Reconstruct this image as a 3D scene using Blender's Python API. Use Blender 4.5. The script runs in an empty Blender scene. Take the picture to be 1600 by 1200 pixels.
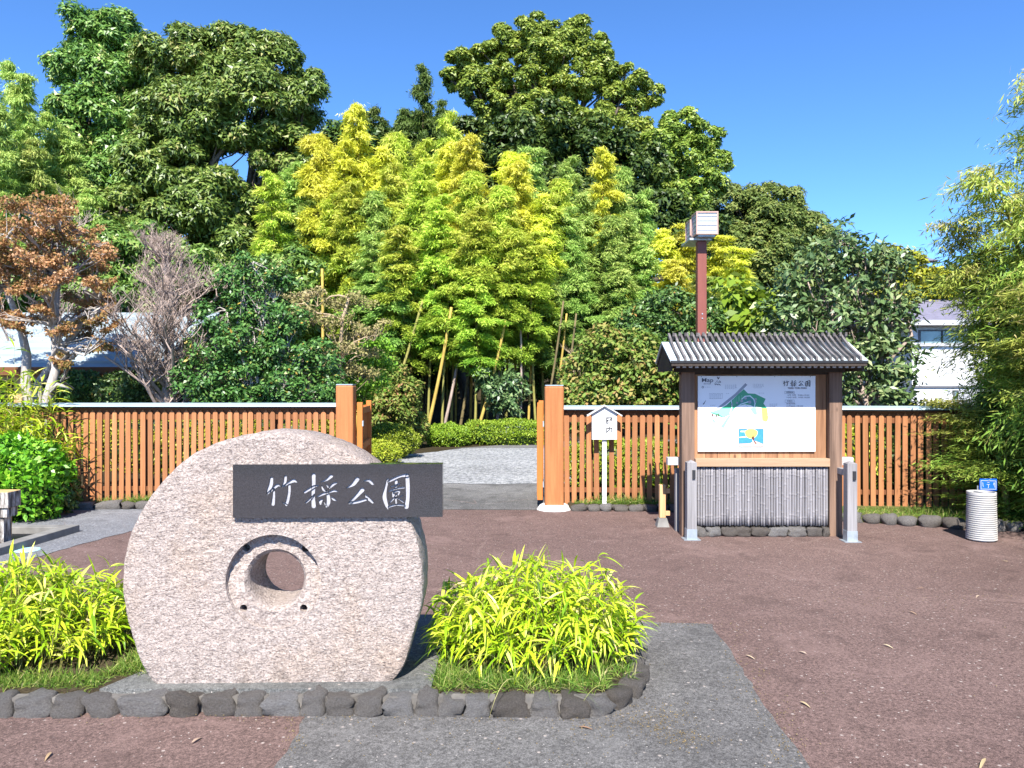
import bpy, bmesh, math, random
import numpy as np
from mathutils import Vector, Matrix, noise as mnoise

random.seed(7)
RNG = np.random.default_rng(11)
R = math.radians
sc = bpy.context.scene
col = sc.collection

# ------------------------------------------------------------------ camera
F = 1200.0          # focal length in pixels of the 1600x1200 photograph
EYE = 1.6
cam_d = bpy.data.cameras.new('camera')
cam_d.sensor_width = 36.0
cam_d.lens = 27.0
cam_d.clip_start = 0.05
cam_d.clip_end = 2000
cam = bpy.data.objects.new('camera', cam_d)
cam.location = (0, 0, EYE)
cam.rotation_euler = (R(90), 0, 0)
col.objects.link(cam)
sc.camera = cam

# ------------------------------------------------------------------ sky, sun, exposure
SUN_EL = 46.0
SUN_AZ = 183.0      # compass bearing of the sun, camera looks along +Y (0 degrees)
world = bpy.data.worlds.new('World')
sc.world = world
world.use_nodes = True
wn = world.node_tree
sky = wn.nodes.new('ShaderNodeTexSky')
sky.sky_type = 'NISHITA'
sky.sun_disc = False
sky.sun_elevation = R(SUN_EL)
sky.sun_rotation = R(SUN_AZ)
sky.air_density = 0.5
sky.dust_density = 0.0
sky.ozone_density = 6.0
hsv = wn.nodes.new('ShaderNodeHueSaturation')
hsv.inputs['Saturation'].default_value = 1.1
hsv.inputs['Value'].default_value = 1.0
wn.links.new(sky.outputs[0], hsv.inputs['Color'])
bg = wn.nodes['Background']
bg.inputs['Strength'].default_value = 0.15
wn.links.new(hsv.outputs[0], bg.inputs['Color'])

sun_d = bpy.data.lights.new('sun', 'SUN')
sun_d.energy = 4.6
sun_d.angle = R(0.5)
sun_d.color = (1.0, 0.95, 0.88)
sun = bpy.data.objects.new('sun', sun_d)
az = R(SUN_AZ)
to_sun = Vector((math.sin(az) * math.cos(R(SUN_EL)), math.cos(az) * math.cos(R(SUN_EL)), math.sin(R(SUN_EL))))
sun.rotation_euler = to_sun.to_track_quat('Z', 'Y').to_euler()
sun.location = (0, -5, 12)
col.objects.link(sun)

sc.view_settings.view_transform = 'Standard'
sc.view_settings.look = 'None'
sc.view_settings.gamma = 1.0
sc.view_settings.use_curve_mapping = False
sc.view_settings.exposure = 1.35
sc.cycles.max_bounces = 6
sc.cycles.diffuse_bounces = 3
sc.cycles.glossy_bounces = 2
sc.cycles.transmission_bounces = 3
sc.cycles.transparent_max_bounces = 4

def P(px, py, D):
    """a pixel of the photograph at depth D"""
    return Vector(((px - 800) * D / F, D, EYE - (py - 600) * D / F))

def G(px, py, z=0.0):
    """a pixel of the photograph on the ground (height z)"""
    D = (EYE - z) * F / (py - 600)
    return Vector(((px - 800) * D / F, D, z))

# ------------------------------------------------------------------ materials
def new_mat(name):
    m = bpy.data.materials.new(name)
    m.use_nodes = True
    nt = m.node_tree
    b = nt.nodes['Principled BSDF']
    return m, nt, b

def N(nt, kind, **kw):
    n = nt.nodes.new(kind)
    for k, v in kw.items():
        if k in n.inputs:
            n.inputs[k].default_value = v
        else:
            setattr(n, k, v)
    return n

def ramp(nt, stops):
    n = nt.nodes.new('ShaderNodeValToRGB')
    e = n.color_ramp.elements
    while len(e) > 1:
        e.remove(e[-1])
    e[0].position = stops[0][0]
    e[0].color = (*stops[0][1], 1)
    for p, c in stops[1:]:
        x = e.new(p)
        x.color = (*c, 1)
    return n

def coords(nt, scale=(1, 1, 1), kind='Object'):
    t = nt.nodes.new('ShaderNodeTexCoord')
    mp = nt.nodes.new('ShaderNodeMapping')
    mp.inputs['Scale'].default_value = scale
    nt.links.new(t.outputs[kind], mp.inputs['Vector'])
    return mp.outputs[0]

def bump(nt, b, height, strength=0.3, dist=0.01):
    n = nt.nodes.new('ShaderNodeBump')
    n.inputs['Strength'].default_value = strength
    n.inputs['Distance'].default_value = dist
    nt.links.new(height, n.inputs['Height'])
    nt.links.new(n.outputs[0], b.inputs['Normal'])

def mix(nt, fac, a, c, mode='MIX'):
    n = nt.nodes.new('ShaderNodeMix')
    n.data_type = 'RGBA'
    n.blend_type = mode
    L = nt.links.new
    for idx, v in ((0, fac), (6, a), (7, c)):
        if isinstance(v, (int, float)):
            n.inputs[idx].default_value = v
        elif isinstance(v, tuple):
            n.inputs[idx].default_value = (*v, 1)
        else:
            L(v, n.inputs[idx])
    return n.outputs[2]

def noise_tex(nt, vec, scale, detail=4, rough=0.55, dist=0.0):
    n = N(nt, 'ShaderNodeTexNoise', Scale=scale, Detail=detail, Roughness=rough, Distortion=dist)
    nt.links.new(vec, n.inputs['Vector'])
    return n.outputs['Fac']

def map_range(nt, v, a, b_, c=0.0, d=1.0):
    n = nt.nodes.new('ShaderNodeMapRange')
    n.inputs[1].default_value = a
    n.inputs[2].default_value = b_
    n.inputs[3].default_value = c
    n.inputs[4].default_value = d
    nt.links.new(v, n.inputs[0])
    return n.outputs[0]

def plain(name, c, rough=0.6, var=0.15, scale=12, metallic=0.0, spec=0.5, bump_s=0.1):
    m, nt, b = new_mat(name)
    v = coords(nt)
    f = noise_tex(nt, v, scale, 5)
    f2 = noise_tex(nt, v, scale * 0.17, 3)
    ff = mix(nt, 0.5, f, f2)
    lo = tuple(x * (1 - var) for x in c)
    hi = tuple(min(1, x * (1 + var)) for x in c)
    r = ramp(nt, [(0.3, lo), (0.7, hi)])
    nt.links.new(ff, r.inputs[0])
    nt.links.new(r.outputs[0], b.inputs['Base Color'])
    b.inputs['Roughness'].default_value = rough
    b.inputs['Metallic'].default_value = metallic
    b.inputs['Specular IOR Level'].default_value = spec
    if bump_s:
        bump(nt, b, f, bump_s, 0.004)
    return m

def wood(name, lo, hi, grain=(60, 60, 3), rough=0.75, knots=False, rnd=0.25, bump_s=0.35):
    m, nt, b = new_mat(name)
    oi = nt.nodes.new('ShaderNodeObjectInfo')
    t = nt.nodes.new('ShaderNodeTexCoord')
    add = nt.nodes.new('ShaderNodeVectorMath')
    add.operation = 'MULTIPLY_ADD'
    add.inputs[1].default_value = (1, 1, 1)
    nt.links.new(t.outputs['Object'], add.inputs[0])
    cmb = nt.nodes.new('ShaderNodeCombineXYZ')
    for k in range(3):
        mu = N(nt, 'ShaderNodeMath', operation='MULTIPLY')
        mu.inputs[1].default_value = 17.0 + 9 * k
        nt.links.new(oi.outputs['Random'], mu.inputs[0])
        nt.links.new(mu.outputs[0], cmb.inputs[k])
    nt.links.new(cmb.outputs[0], add.inputs[2])
    mp = nt.nodes.new('ShaderNodeMapping')
    mp.inputs['Scale'].default_value = grain
    nt.links.new(add.outputs[0], mp.inputs['Vector'])
    g = noise_tex(nt, mp.outputs[0], 1.0, 6, 0.6, 0.6)
    mp2 = nt.nodes.new('ShaderNodeMapping')
    mp2.inputs['Scale'].default_value = tuple(x * 0.2 for x in grain)
    nt.links.new(add.outputs[0], mp2.inputs['Vector'])
    g2 = noise_tex(nt, mp2.outputs[0], 1.0, 4, 0.6, 0.5)
    r = ramp(nt, [(0.28, lo), (0.72, hi)])
    nt.links.new(mix(nt, 0.5, g, g2), r.inputs[0])
    c = r.outputs[0]
    if knots:
        vv = nt.nodes.new('ShaderNodeTexVoronoi')
        mp3 = nt.nodes.new('ShaderNodeMapping')
        mp3.inputs['Scale'].default_value = (7, 7, 3.2)
        nt.links.new(add.outputs[0], mp3.inputs['Vector'])
        nt.links.new(mp3.outputs[0], vv.inputs['Vector'])
        vv.inputs['Scale'].default_value = 1.0
        k = map_range(nt, vv.outputs['Distance'], 0.06, 0.14, 0.75, 0.0)
        c = mix(nt, k, c, tuple(x * 0.25 for x in lo))
    hs = nt.nodes.new('ShaderNodeHueSaturation')
    val = map_range(nt, oi.outputs['Random'], 0, 1, 1 - rnd, 1 + rnd)
    nt.links.new(val, hs.inputs['Value'])
    nt.links.new(c, hs.inputs['Color'])
    nt.links.new(hs.outputs[0], b.inputs['Base Color'])
    b.inputs['Roughness'].default_value = rough
    b.inputs['Specular IOR Level'].default_value = 0.3
    bump(nt, b, g, bump_s, 0.004)
    return m

def leaf_mat(name, stops, rough=0.5, trans=0.3, spec=0.4, huevar=0.02):
    """leaf colour from the per-leaf value 'v' and a little from the object"""
    m, nt, b = new_mat(name)
    a = nt.nodes.new('ShaderNodeAttribute')
    a.attribute_name = 'v'
    r = ramp(nt, stops)
    nt.links.new(a.outputs['Fac'], r.inputs[0])
    oi = nt.nodes.new('ShaderNodeObjectInfo')
    hs = nt.nodes.new('ShaderNodeHueSaturation')
    nt.links.new(map_range(nt, oi.outputs['Random'], 0, 1, 0.5 - huevar, 0.5 + huevar), hs.inputs['Hue'])
    nt.links.new(map_range(nt, oi.outputs['Random'], 0, 1, 0.85, 1.15), hs.inputs['Value'])
    nt.links.new(r.outputs[0], hs.inputs['Color'])
    nt.links.new(hs.outputs[0], b.inputs['Base Color'])
    b.inputs['Roughness'].default_value = rough
    b.inputs['Specular IOR Level'].default_value = spec
    if trans > 0:
        tr = nt.nodes.new('ShaderNodeBsdfTranslucent')
        nt.links.new(hs.outputs[0], tr.inputs['Color'])
        ms = nt.nodes.new('ShaderNodeMixShader')
        ms.inputs[0].default_value = trans
        nt.links.new(b.outputs[0], ms.inputs[1])
        nt.links.new(tr.outputs[0], ms.inputs[2])
        nt.links.new(ms.outputs[0], nt.nodes['Material Output'].inputs['Surface'])
    return m

def asphalt(name, base, tint, speck=0.05):
    m, nt, b = new_mat(name)
    v = coords(nt)
    big = noise_tex(nt, v, 0.55, 5, 0.6)
    mid = noise_tex(nt, v, 6.0, 5, 0.65)
    fine = noise_tex(nt, v, 170.0, 3, 0.6)
    r = ramp(nt, [(0.3, base), (0.7, tint)])
    nt.links.new(mix(nt, 0.35, big, mid), r.inputs[0])
    grain = map_range(nt, fine, 0.3, 0.7, 0.45, 1.45)
    coarse = map_range(nt, noise_tex(nt, v, 55.0, 3, 0.75), 0.32, 0.68, 0.55, 1.5)
    c = mix(nt, 1.0, mix(nt, 1.0, r.outputs[0], grain, 'MULTIPLY'), coarse, 'MULTIPLY')
    vo = nt.nodes.new('ShaderNodeTexVoronoi')
    vo.inputs['Scale'].default_value = 42.0
    nt.links.new(v, vo.inputs['Vector'])
    sp = map_range(nt, vo.outputs['Distance'], 0.10, 0.17, 1.0, 0.0)
    sel = N(nt, 'ShaderNodeMath', operation='GREATER_THAN')
    sel.inputs[1].default_value = 1 - speck * 3
    sepc = nt.nodes.new('ShaderNodeSeparateColor')
    nt.links.new(vo.outputs['Color'], sepc.inputs[0])
    nt.links.new(sepc.outputs[0], sel.inputs[0])
    mu = N(nt, 'ShaderNodeMath', operation='MULTIPLY')
    nt.links.new(sp, mu.inputs[0])
    nt.links.new(sel.outputs[0], mu.inputs[1])
    c = mix(nt, mu.outputs[0], c, (0.5, 0.46, 0.42))
    # wider scattered grit, seen further away
    vo2 = nt.nodes.new('ShaderNodeTexVoronoi')
    vo2.inputs['Scale'].default_value = 13.0
    nt.links.new(v, vo2.inputs['Vector'])
    sp2 = map_range(nt, vo2.outputs['Distance'], 0.06, 0.13, 0.75, 0.0)
    c = mix(nt, sp2, c, (0.42, 0.36, 0.32))
    wv = nt.nodes.new('ShaderNodeVectorMath')
    wv.operation = 'MULTIPLY_ADD'
    wn_ = nt.nodes.new('ShaderNodeTexNoise')
    wn_.inputs['Scale'].default_value = 2.2
    wn_.inputs['Detail'].default_value = 5
    nt.links.new(v, wn_.inputs['Vector'])
    nt.links.new(wn_.outputs['Color'], wv.inputs[0])
    wv.inputs[1].default_value = (0.22, 0.22, 0)
    nt.links.new(v, wv.inputs[2])
    cr = nt.nodes.new('ShaderNodeTexVoronoi')
    cr.feature = 'DISTANCE_TO_EDGE'
    cr.inputs['Scale'].default_value = 0.3
    nt.links.new(wv.outputs[0], cr.inputs['Vector'])
    crk = map_range(nt, cr.outputs['Distance'], 0.0005, 0.0035, 0.32, 0.0)
    crm = map_range(nt, noise_tex(nt, v, 0.9, 2), 0.5, 0.62, 0.0, 1.0)
    mc = N(nt, 'ShaderNodeMath', operation='MULTIPLY')
    nt.links.new(crk, mc.inputs[0]); nt.links.new(crm, mc.inputs[1])
    c = mix(nt, mc.outputs[0], c, (0.26, 0.19, 0.16))
    st = map_range(nt, noise_tex(nt, v, 1.7, 6, 0.7, 0.8), 0.54, 0.72, 0.0, 0.6)
    c = mix(nt, st, c, tuple(min(1, x * 2.0 + 0.02) for x in base))
    st2 = map_range(nt, noise_tex(nt, v, 2.6, 6, 0.7, 0.5), 0.55, 0.70, 0.0, 0.6)
    c = mix(nt, st2, c, tuple(x * 0.55 for x in base))
    nt.links.new(c, b.inputs['Base Color'])
    b.inputs['Roughness'].default_value = 0.85
    b.inputs['Specular IOR Level'].default_value = 0.25
    bump(nt, b, fine, 0.7, 0.006)
    return m

M = {}
M['asphalt_brown'] = asphalt('asphalt_brown', (0.108, 0.069, 0.060), (0.166, 0.111, 0.097))
M['asphalt_grey'] = asphalt('asphalt_grey', (0.082, 0.079, 0.076), (0.158, 0.151, 0.145))
M['asphalt_blue'] = asphalt('asphalt_blue', (0.14, 0.145, 0.155), (0.19, 0.195, 0.21))
M['asphalt_dark'] = asphalt('asphalt_dark', (0.06, 0.058, 0.056), (0.21, 0.205, 0.2))

def gravel_mat():
    m, nt, b = new_mat('gravel')
    v = coords(nt)
    vo = nt.nodes.new('ShaderNodeTexVoronoi')
    vo.inputs['Scale'].default_value = 26.0
    nt.links.new(v, vo.inputs['Vector'])
    sepc = nt.nodes.new('ShaderNodeSeparateColor')
    nt.links.new(vo.outputs['Color'], sepc.inputs[0])
    r = ramp(nt, [(0.0, (0.11, 0.115, 0.12)), (0.5, (0.25, 0.257, 0.265)), (1.0, (0.40, 0.40, 0.40))])
    nt.links.new(sepc.outputs[0], r.inputs[0])
    big = noise_tex(nt, v, 0.6, 4)
    c = mix(nt, 1.0, r.outputs[0], map_range(nt, big, 0.3, 0.7, 0.85, 1.12), 'MULTIPLY')
    nt.links.new(c, b.inputs['Base Color'])
    b.inputs['Roughness'].default_value = 0.9
    bump(nt, b, vo.outputs['Distance'], 0.8, 0.02)
    return m
M['gravel'] = gravel_mat()

def soil_mat(name, a, c2):
    m, nt, b = new_mat(name)
    v = coords(nt)
    f = noise_tex(nt, v, 3.0, 8, 0.7)
    f2 = noise_tex(nt, v, 45.0, 4, 0.7)
    r = ramp(nt, [(0.3, a), (0.7, c2)])
    nt.links.new(mix(nt, 0.55, f, f2), r.inputs[0])
    nt.links.new(r.outputs[0], b.inputs['Base Color'])
    b.inputs['Roughness'].default_value = 0.95
    b.inputs['Specular IOR Level'].default_value = 0.1
    bump(nt, b, f2, 0.8, 0.03)
    return m
M['soil'] = soil_mat('soil', (0.035, 0.026, 0.016), (0.10, 0.08, 0.045))
M['litter'] = soil_mat('leaf_litter', (0.02, 0.016, 0.008), (0.07, 0.055, 0.03))
M['turf'] = soil_mat('turf', (0.06, 0.07, 0.02), (0.2, 0.2, 0.07))
M['pale_litter'] = soil_mat('pale_litter', (0.14, 0.1, 0.05), (0.36, 0.28, 0.15))

def granite_mat():
    m, nt, b = new_mat('pink_granite')
    v = coords(nt)
    f1 = noise_tex(nt, v, 78.0, 5, 0.78)
    f2 = noise_tex(nt, v, 22.0, 4, 0.6)
    f3 = noise_tex(nt, v, 2.2, 5, 0.6)
    r = ramp(nt, [(0.34, (0.12, 0.094, 0.086)), (0.46, (0.335, 0.275, 0.242)), (0.60, (0.47, 0.40, 0.358)), (0.74, (0.65, 0.58, 0.53))])
    nt.links.new(f1, r.inputs[0])
    c = mix(nt, 1.0, r.outputs[0], map_range(nt, f2, 0.35, 0.65, 0.84, 1.12), 'MULTIPLY')
    # warm weathering towards one flank, and grey lichen streaks near the crown
    w = map_range(nt, f3, 0.5, 0.72, 0.0, 0.5)
    c = mix(nt, w, c, mix(nt, 1.0, c, (0.96, 0.83, 0.66), 'MULTIPLY'))
    vs = coords(nt, (14, 14, 2.0))
    st = noise_tex(nt, vs, 1.0, 6, 0.7)
    sep = nt.nodes.new('ShaderNodeSeparateXYZ')
    t = nt.nodes.new('ShaderNodeTexCoord')
    nt.links.new(t.outputs['Object'], sep.inputs[0])
    hz = map_range(nt, sep.outputs[2], 0.75, 1.35, 0.0, 1.0)
    s2 = map_range(nt, st, 0.54, 0.68, 0.0, 0.75)
    mu = N(nt, 'ShaderNodeMath', operation='MULTIPLY')
    nt.links.new(hz, mu.inputs[0]); nt.links.new(s2, mu.inputs[1])
    c = mix(nt, mu.outputs[0], c, (0.2, 0.165, 0.15))
    # dirt splashed up from the plinth, and dark lichen freckles
    lo = map_range(nt, sep.outputs[2], 0.0, 0.16, 1.0, 0.0)
    s3 = map_range(nt, noise_tex(nt, v, 16.0, 6, 0.75), 0.48, 0.66, 0.0, 0.8)
    mu2 = N(nt, 'ShaderNodeMath', operation='MULTIPLY')
    nt.links.new(lo, mu2.inputs[0]); nt.links.new(s3, mu2.inputs[1])
    c = mix(nt, mu2.outputs[0], c, (0.12, 0.095, 0.08))
    s4 = map_range(nt, noise_tex(nt, v, 30.0, 6, 0.8), 0.66, 0.72, 0.0, 0.7)
    c = mix(nt, s4, c, (0.13, 0.105, 0.095))
    nt.links.new(c, b.inputs['Base Color'])
    b.inputs['Roughness'].default_value = 0.8
    b.inputs['Specular IOR Level'].default_value = 0.3
    peck = noise_tex(nt, coords(nt, (1.0, 1.0, 1.7)), 48.0, 3, 0.6, 0.5)
    bump(nt, b, mix(nt, 0.6, f1, peck), 1.0, 0.02)
    return m
M['granite'] = granite_mat()

def polished_mat():
    m, nt, b = new_mat('polished_black_granite')
    v = coords(nt)
    f = noise_tex(nt, v, 240.0, 2)
    r = ramp(nt, [(0.35, (0.022, 0.022, 0.025)), (0.75, (0.05, 0.05, 0.056))])
    nt.links.new(f, r.inputs[0])
    nt.links.new(r.outputs[0], b.inputs['Base Color'])
    b.inputs['Roughness'].default_value = 0.07
    b.inputs['Specular IOR Level'].default_value = 0.75
    return m
M['plaque'] = polished_mat()
M['carved'] = plain('carved_stone', (0.34, 0.34, 0.37), 0.85, 0.25, 150, bump_s=0.5)
M['carve_wall'] = plain('carved_side', (0.05, 0.05, 0.055), 0.8, 0.2, 100)
M['concrete'] = plain('concrete', (0.19, 0.185, 0.175), 0.9, 0.35, 9, spec=0.2, bump_s=0.4)
M['pad'] = asphalt('weathered_concrete', (0.095, 0.097, 0.095), (0.17, 0.168, 0.155), 0.04)
M['mortar'] = plain('mortar', (0.14, 0.13, 0.118), 0.95, 0.4, 20, spec=0.1, bump_s=0.6)

def rock_mat(name, lo, hi):
    m, nt, b = new_mat(name)
    oi = nt.nodes.new('ShaderNodeObjectInfo')
    t = nt.nodes.new('ShaderNodeTexCoord')
    add = nt.nodes.new('ShaderNodeVectorMath')
    nt.links.new(t.outputs['Object'], add.inputs[0])
    nt.links.new(oi.outputs['Location'], add.inputs[1])
    f = noise_tex(nt, add.outputs[0], 9, 7, 0.68, 0.4)
    f2 = noise_tex(nt, add.outputs[0], 60, 4, 0.7)
    r = ramp(nt, [(0.32, lo), (0.55, tuple((a + c) / 2 for a, c in zip(lo, hi))), (0.72, hi)])
    nt.links.new(mix(nt, 0.4, f, f2), r.inputs[0])
    hs = nt.nodes.new('ShaderNodeHueSaturation')
    nt.links.new(map_range(nt, oi.outputs['Random'], 0, 1, 0.65, 1.3), hs.inputs['Value'])
    nt.links.new(map_range(nt, oi.outputs['Random'], 0, 1, 1.6, 0.4), hs.inputs['Saturation'])
    nt.links.new(r.outputs[0], hs.inputs['Color'])
    nt.links.new(hs.outputs[0], b.inputs['Base Color'])
    b.inputs['Roughness'].default_value = 0.85
    b.inputs['Specular IOR Level'].default_value = 0.25
    bump(nt, b, mix(nt, 0.5, f, f2), 1.0, 0.03)
    return m
M['rock'] = rock_mat('kerb_rock', (0.075, 0.067, 0.062), (0.33, 0.305, 0.28))
M['pale_rock'] = rock_mat('pale_rock', (0.25, 0.22, 0.18), (0.55, 0.52, 0.45))

M['picket'] = wood('stained_orange_wood', (0.25, 0.095, 0.034), (0.44, 0.195, 0.085), rnd=0.26)
M['pillar'] = wood('pillar_wood', (0.27, 0.095, 0.03), (0.46, 0.19, 0.07), (45, 45, 2.2), rnd=0.06)
M['gate'] = wood('gate_orange_wood', (0.42, 0.13, 0.025), (0.55, 0.19, 0.045), rnd=0.05)
M['rail'] = wood('rail_wood', (0.12, 0.045, 0.018), (0.22, 0.085, 0.03), (3, 60, 60), rnd=0.1)
M['oldwood'] = wood('weathered_wood', (0.045, 0.026, 0.018), (0.29, 0.185, 0.13), (30, 30, 1.2), knots=True, rnd=0.1)
M['plank'] = wood('board_plank', (0.13, 0.055, 0.025), (0.50, 0.27, 0.14), (28, 28, 1.5), knots=True, rnd=0.14)
M['beam'] = wood('beam_wood', (0.26, 0.16, 0.09), (0.50, 0.34, 0.22), (2, 40, 40), rnd=0.08)
M['grey_wood'] = wood('silver_wood', (0.10, 0.095, 0.095), (0.36, 0.345, 0.35), (38, 38, 1.4), rnd=0.1)
M['pale_wood'] = wood('pale_end_wood', (0.34, 0.31, 0.30), (0.52, 0.49, 0.48), (2, 40, 40), rnd=0.05)
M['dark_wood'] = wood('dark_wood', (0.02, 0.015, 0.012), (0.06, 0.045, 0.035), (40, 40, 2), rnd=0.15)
M['batten'] = wood('roof_batten', (0.025, 0.023, 0.022), (0.21, 0.19, 0.185), (50, 5, 50), rnd=0.25)
M['cane'] = wood('grey_bamboo_cane', (0.15, 0.142, 0.148), (0.30, 0.288, 0.30), (70, 70, 4), rnd=0.16)
M['post_fresh'] = wood('fresh_post', (0.42, 0.24, 0.11), (0.66, 0.42, 0.22), (40, 40, 2), rnd=0.05)
M['red_pole'] = wood('red_painted_pole', (0.15, 0.05, 0.038), (0.25, 0.078, 0.058), (12, 12, 2), 0.45, rnd=0.02, bump_s=0.05)
M['cap_metal'] = plain('pale_blue_sheet', (0.30, 0.39, 0.43), 0.45, 0.15, 4, metallic=0.0)
M['blue_roof'] = plain('blue_roof_sheet', (0.30, 0.36, 0.39), 0.9, 0.2, 2, spec=0.1)
M['roof_metal'] = plain('roof_sheet', (0.50, 0.58, 0.62), 0.4, 0.12, 6)
M['steel'] = plain('zinc_steel', (0.42, 0.47, 0.5), 0.45, 0.25, 20, metallic=0.6)
M['black_iron'] = plain('black_iron', (0.02, 0.02, 0.022), 0.5, 0.2, 30)
M['white_paint'] = plain('white_paint', (0.60, 0.60, 0.59), 0.5, 0.06, 8, bump_s=0.03)
M['white_base'] = plain('white_mortar', (0.56, 0.55, 0.52), 0.85, 0.12, 10, bump_s=0.3)
M['panel'] = plain('map_panel', (0.80, 0.81, 0.84), 0.28, 0.015, 2, bump_s=0)
M['lamp_pane'] = plain('lamp_pane', (0.5, 0.52, 0.53), 0.3, 0.05, 5, bump_s=0)
M['lamp_frame'] = plain('lamp_frame', (0.42, 0.27, 0.23), 0.5, 0.2, 9)
M['bin'] = plain('bin_plastic', (0.46, 0.445, 0.42), 0.55, 0.08, 7, bump_s=0.05)
M['bin_dark'] = plain('bin_inside', (0.25, 0.25, 0.27), 0.6, 0.1, 7)
M['blue_sign'] = plain('blue_sign', (0.012, 0.11, 0.62), 0.35, 0.06, 7, bump_s=0)
M['ink'] = plain('ink', (0.012, 0.014, 0.022), 0.5, 0.05, 7, bump_s=0)
M['ink_grey'] = plain('ink_grey', (0.10, 0.11, 0.15), 0.5, 0.05, 7, bump_s=0)
M['map_green'] = plain('map_green', (0.03, 0.30, 0.15), 0.3, 0.04, 5, bump_s=0)
M['map_mint'] = plain('map_mint', (0.24, 0.66, 0.44), 0.3, 0.04, 5, bump_s=0)
M['map_teal'] = plain('map_teal', (0.03, 0.22, 0.2), 0.3, 0.04, 5, bump_s=0)
M['map_grey'] = plain('map_grey', (0.26, 0.28, 0.34), 0.3, 0.04, 5, bump_s=0)
M['map_pale'] = plain('map_pale', (0.55, 0.68, 0.72), 0.3, 0.04, 5, bump_s=0)
M['map_lime'] = plain('map_lime', (0.62, 0.68, 0.12), 0.3, 0.04, 5, bump_s=0)
M['map_blue'] = plain('map_blue', (0.05, 0.25, 0.6), 0.3, 0.25, 60, bump_s=0)
M['map_yellow'] = plain('map_yellow', (0.78, 0.66, 0.12), 0.3, 0.06, 5, bump_s=0)
M['map_pink'] = plain('map_pink', (0.7, 0.42, 0.36), 0.3, 0.1, 40, bump_s=0)
M['map_brown'] = plain('map_brown', (0.12, 0.05, 0.03), 0.3, 0.1, 5, bump_s=0)
M['beige_stone'] = plain('beige_stone', (0.50, 0.33, 0.13), 0.8, 0.25, 12, bump_s=0.3)

def stained_stone():
    m, nt, b = new_mat('stained_stone')
    v = coords(nt, (26, 26, 5))
    f = noise_tex(nt, v, 1.0, 6, 0.7)
    r = ramp(nt, [(0.40, (0.05, 0.04, 0.035)), (0.50, (0.26, 0.23, 0.2)), (0.62, (0.55, 0.53, 0.5))])
    nt.links.new(f, r.inputs[0])
    nt.links.new(r.outputs[0], b.inputs['Base Color'])
    b.inputs['Roughness'].default_value = 0.85
    bump(nt, b, f, 0.3, 0.005)
    return m
M['stained_stone'] = stained_stone()
M['cover'] = plain('pale_cyan_cover', (0.36, 0.62, 0.66), 0.5, 0.1, 9)
M['plaster'] = plain('white_plaster', (0.70, 0.70, 0.71), 0.8, 0.05, 3, bump_s=0.1)
M['plaster_grey'] = plain('grey_plaster', (0.42, 0.43, 0.45), 0.8, 0.06, 3, bump_s=0.1)
M['tile'] = plain('slate_tile', (0.17, 0.16, 0.21), 0.55, 0.2, 6, bump_s=0.2)
M['window_frame'] = plain('window_frame', (0.10, 0.10, 0.11), 0.5, 0.1, 6)
def glass_mat():
    m, nt, b = new_mat('window_glass')
    v = coords(nt)
    f = noise_tex(nt, v, 2.0, 3)
    r = ramp(nt, [(0.3, (0.10, 0.16, 0.17)), (0.7, (0.25, 0.36, 0.36))])
    nt.links.new(f, r.inputs[0])
    nt.links.new(r.outputs[0], b.inputs['Base Color'])
    b.inputs['Roughness'].default_value = 0.06
    b.inputs['Specular IOR Level'].default_value = 0.8
    return m
M['glass'] = glass_mat()

def bark(name, lo, hi, sc_=(18, 18, 4)):
    m, nt, b = new_mat(name)
    v = coords(nt, sc_)
    f = noise_tex(nt, v, 1.0, 7, 0.7, 0.3)
    r = ramp(nt, [(0.3, lo), (0.7, hi)])
    nt.links.new(f, r.inputs[0])
    nt.links.new(r.outputs[0], b.inputs['Base Color'])
    b.inputs['Roughness'].default_value = 0.9
    b.inputs['Specular IOR Level'].default_value = 0.2
    bump(nt, b, f, 0.6, 0.02)
    return m
M['bark'] = bark('brown_bark', (0.05, 0.038, 0.028), (0.20, 0.16, 0.12))
M['bark_pale'] = bark('pale_bark', (0.22, 0.19, 0.16), (0.58, 0.53, 0.48), (9, 9, 3))
M['twig'] = bark('grey_twig', (0.24, 0.18, 0.15), (0.48, 0.38, 0.325))
M['dry_twig'] = bark('dry_twig', (0.24, 0.18, 0.11), (0.48, 0.38, 0.25))
M['culm'] = bark('green_culm', (0.16, 0.17, 0.04), (0.34, 0.30, 0.09), (3, 3, 3))
M['culm_yellow'] = bark('yellow_culm', (0.32, 0.22, 0.05), (0.56, 0.40, 0.10), (3, 3, 3))
M['culm_dark'] = bark('brown_culm', (0.09, 0.075, 0.035), (0.22, 0.17, 0.08), (3, 3, 3))

M['leaf_evergreen'] = leaf_mat('evergreen_leaves', [(0.0, (0.048, 0.109, 0.017)), (0.5, (0.144, 0.263, 0.043)), (0.85, (0.273, 0.382, 0.086)), (1.0, (0.444, 0.436, 0.156))], 0.42, 0.22, 0.5)
M['leaf_camphor'] = leaf_mat('camphor_leaves', [(0.0, (0.080, 0.143, 0.019)), (0.5, (0.225, 0.338, 0.044)), (1.0, (0.450, 0.512, 0.099))], 0.45, 0.25, 0.45)
M['leaf_dark'] = leaf_mat('dark_leaves', [(0.0, (0.022, 0.054, 0.010)), (0.6, (0.070, 0.135, 0.022)), (1.0, (0.154, 0.216, 0.036))], 0.45, 0.2, 0.45)
M['leaf_olive'] = leaf_mat('olive_leaves', [(0.0, (0.060, 0.090, 0.016)), (0.6, (0.152, 0.188, 0.039)), (1.0, (0.270, 0.260, 0.070))], 0.55, 0.2, 0.3)
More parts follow.
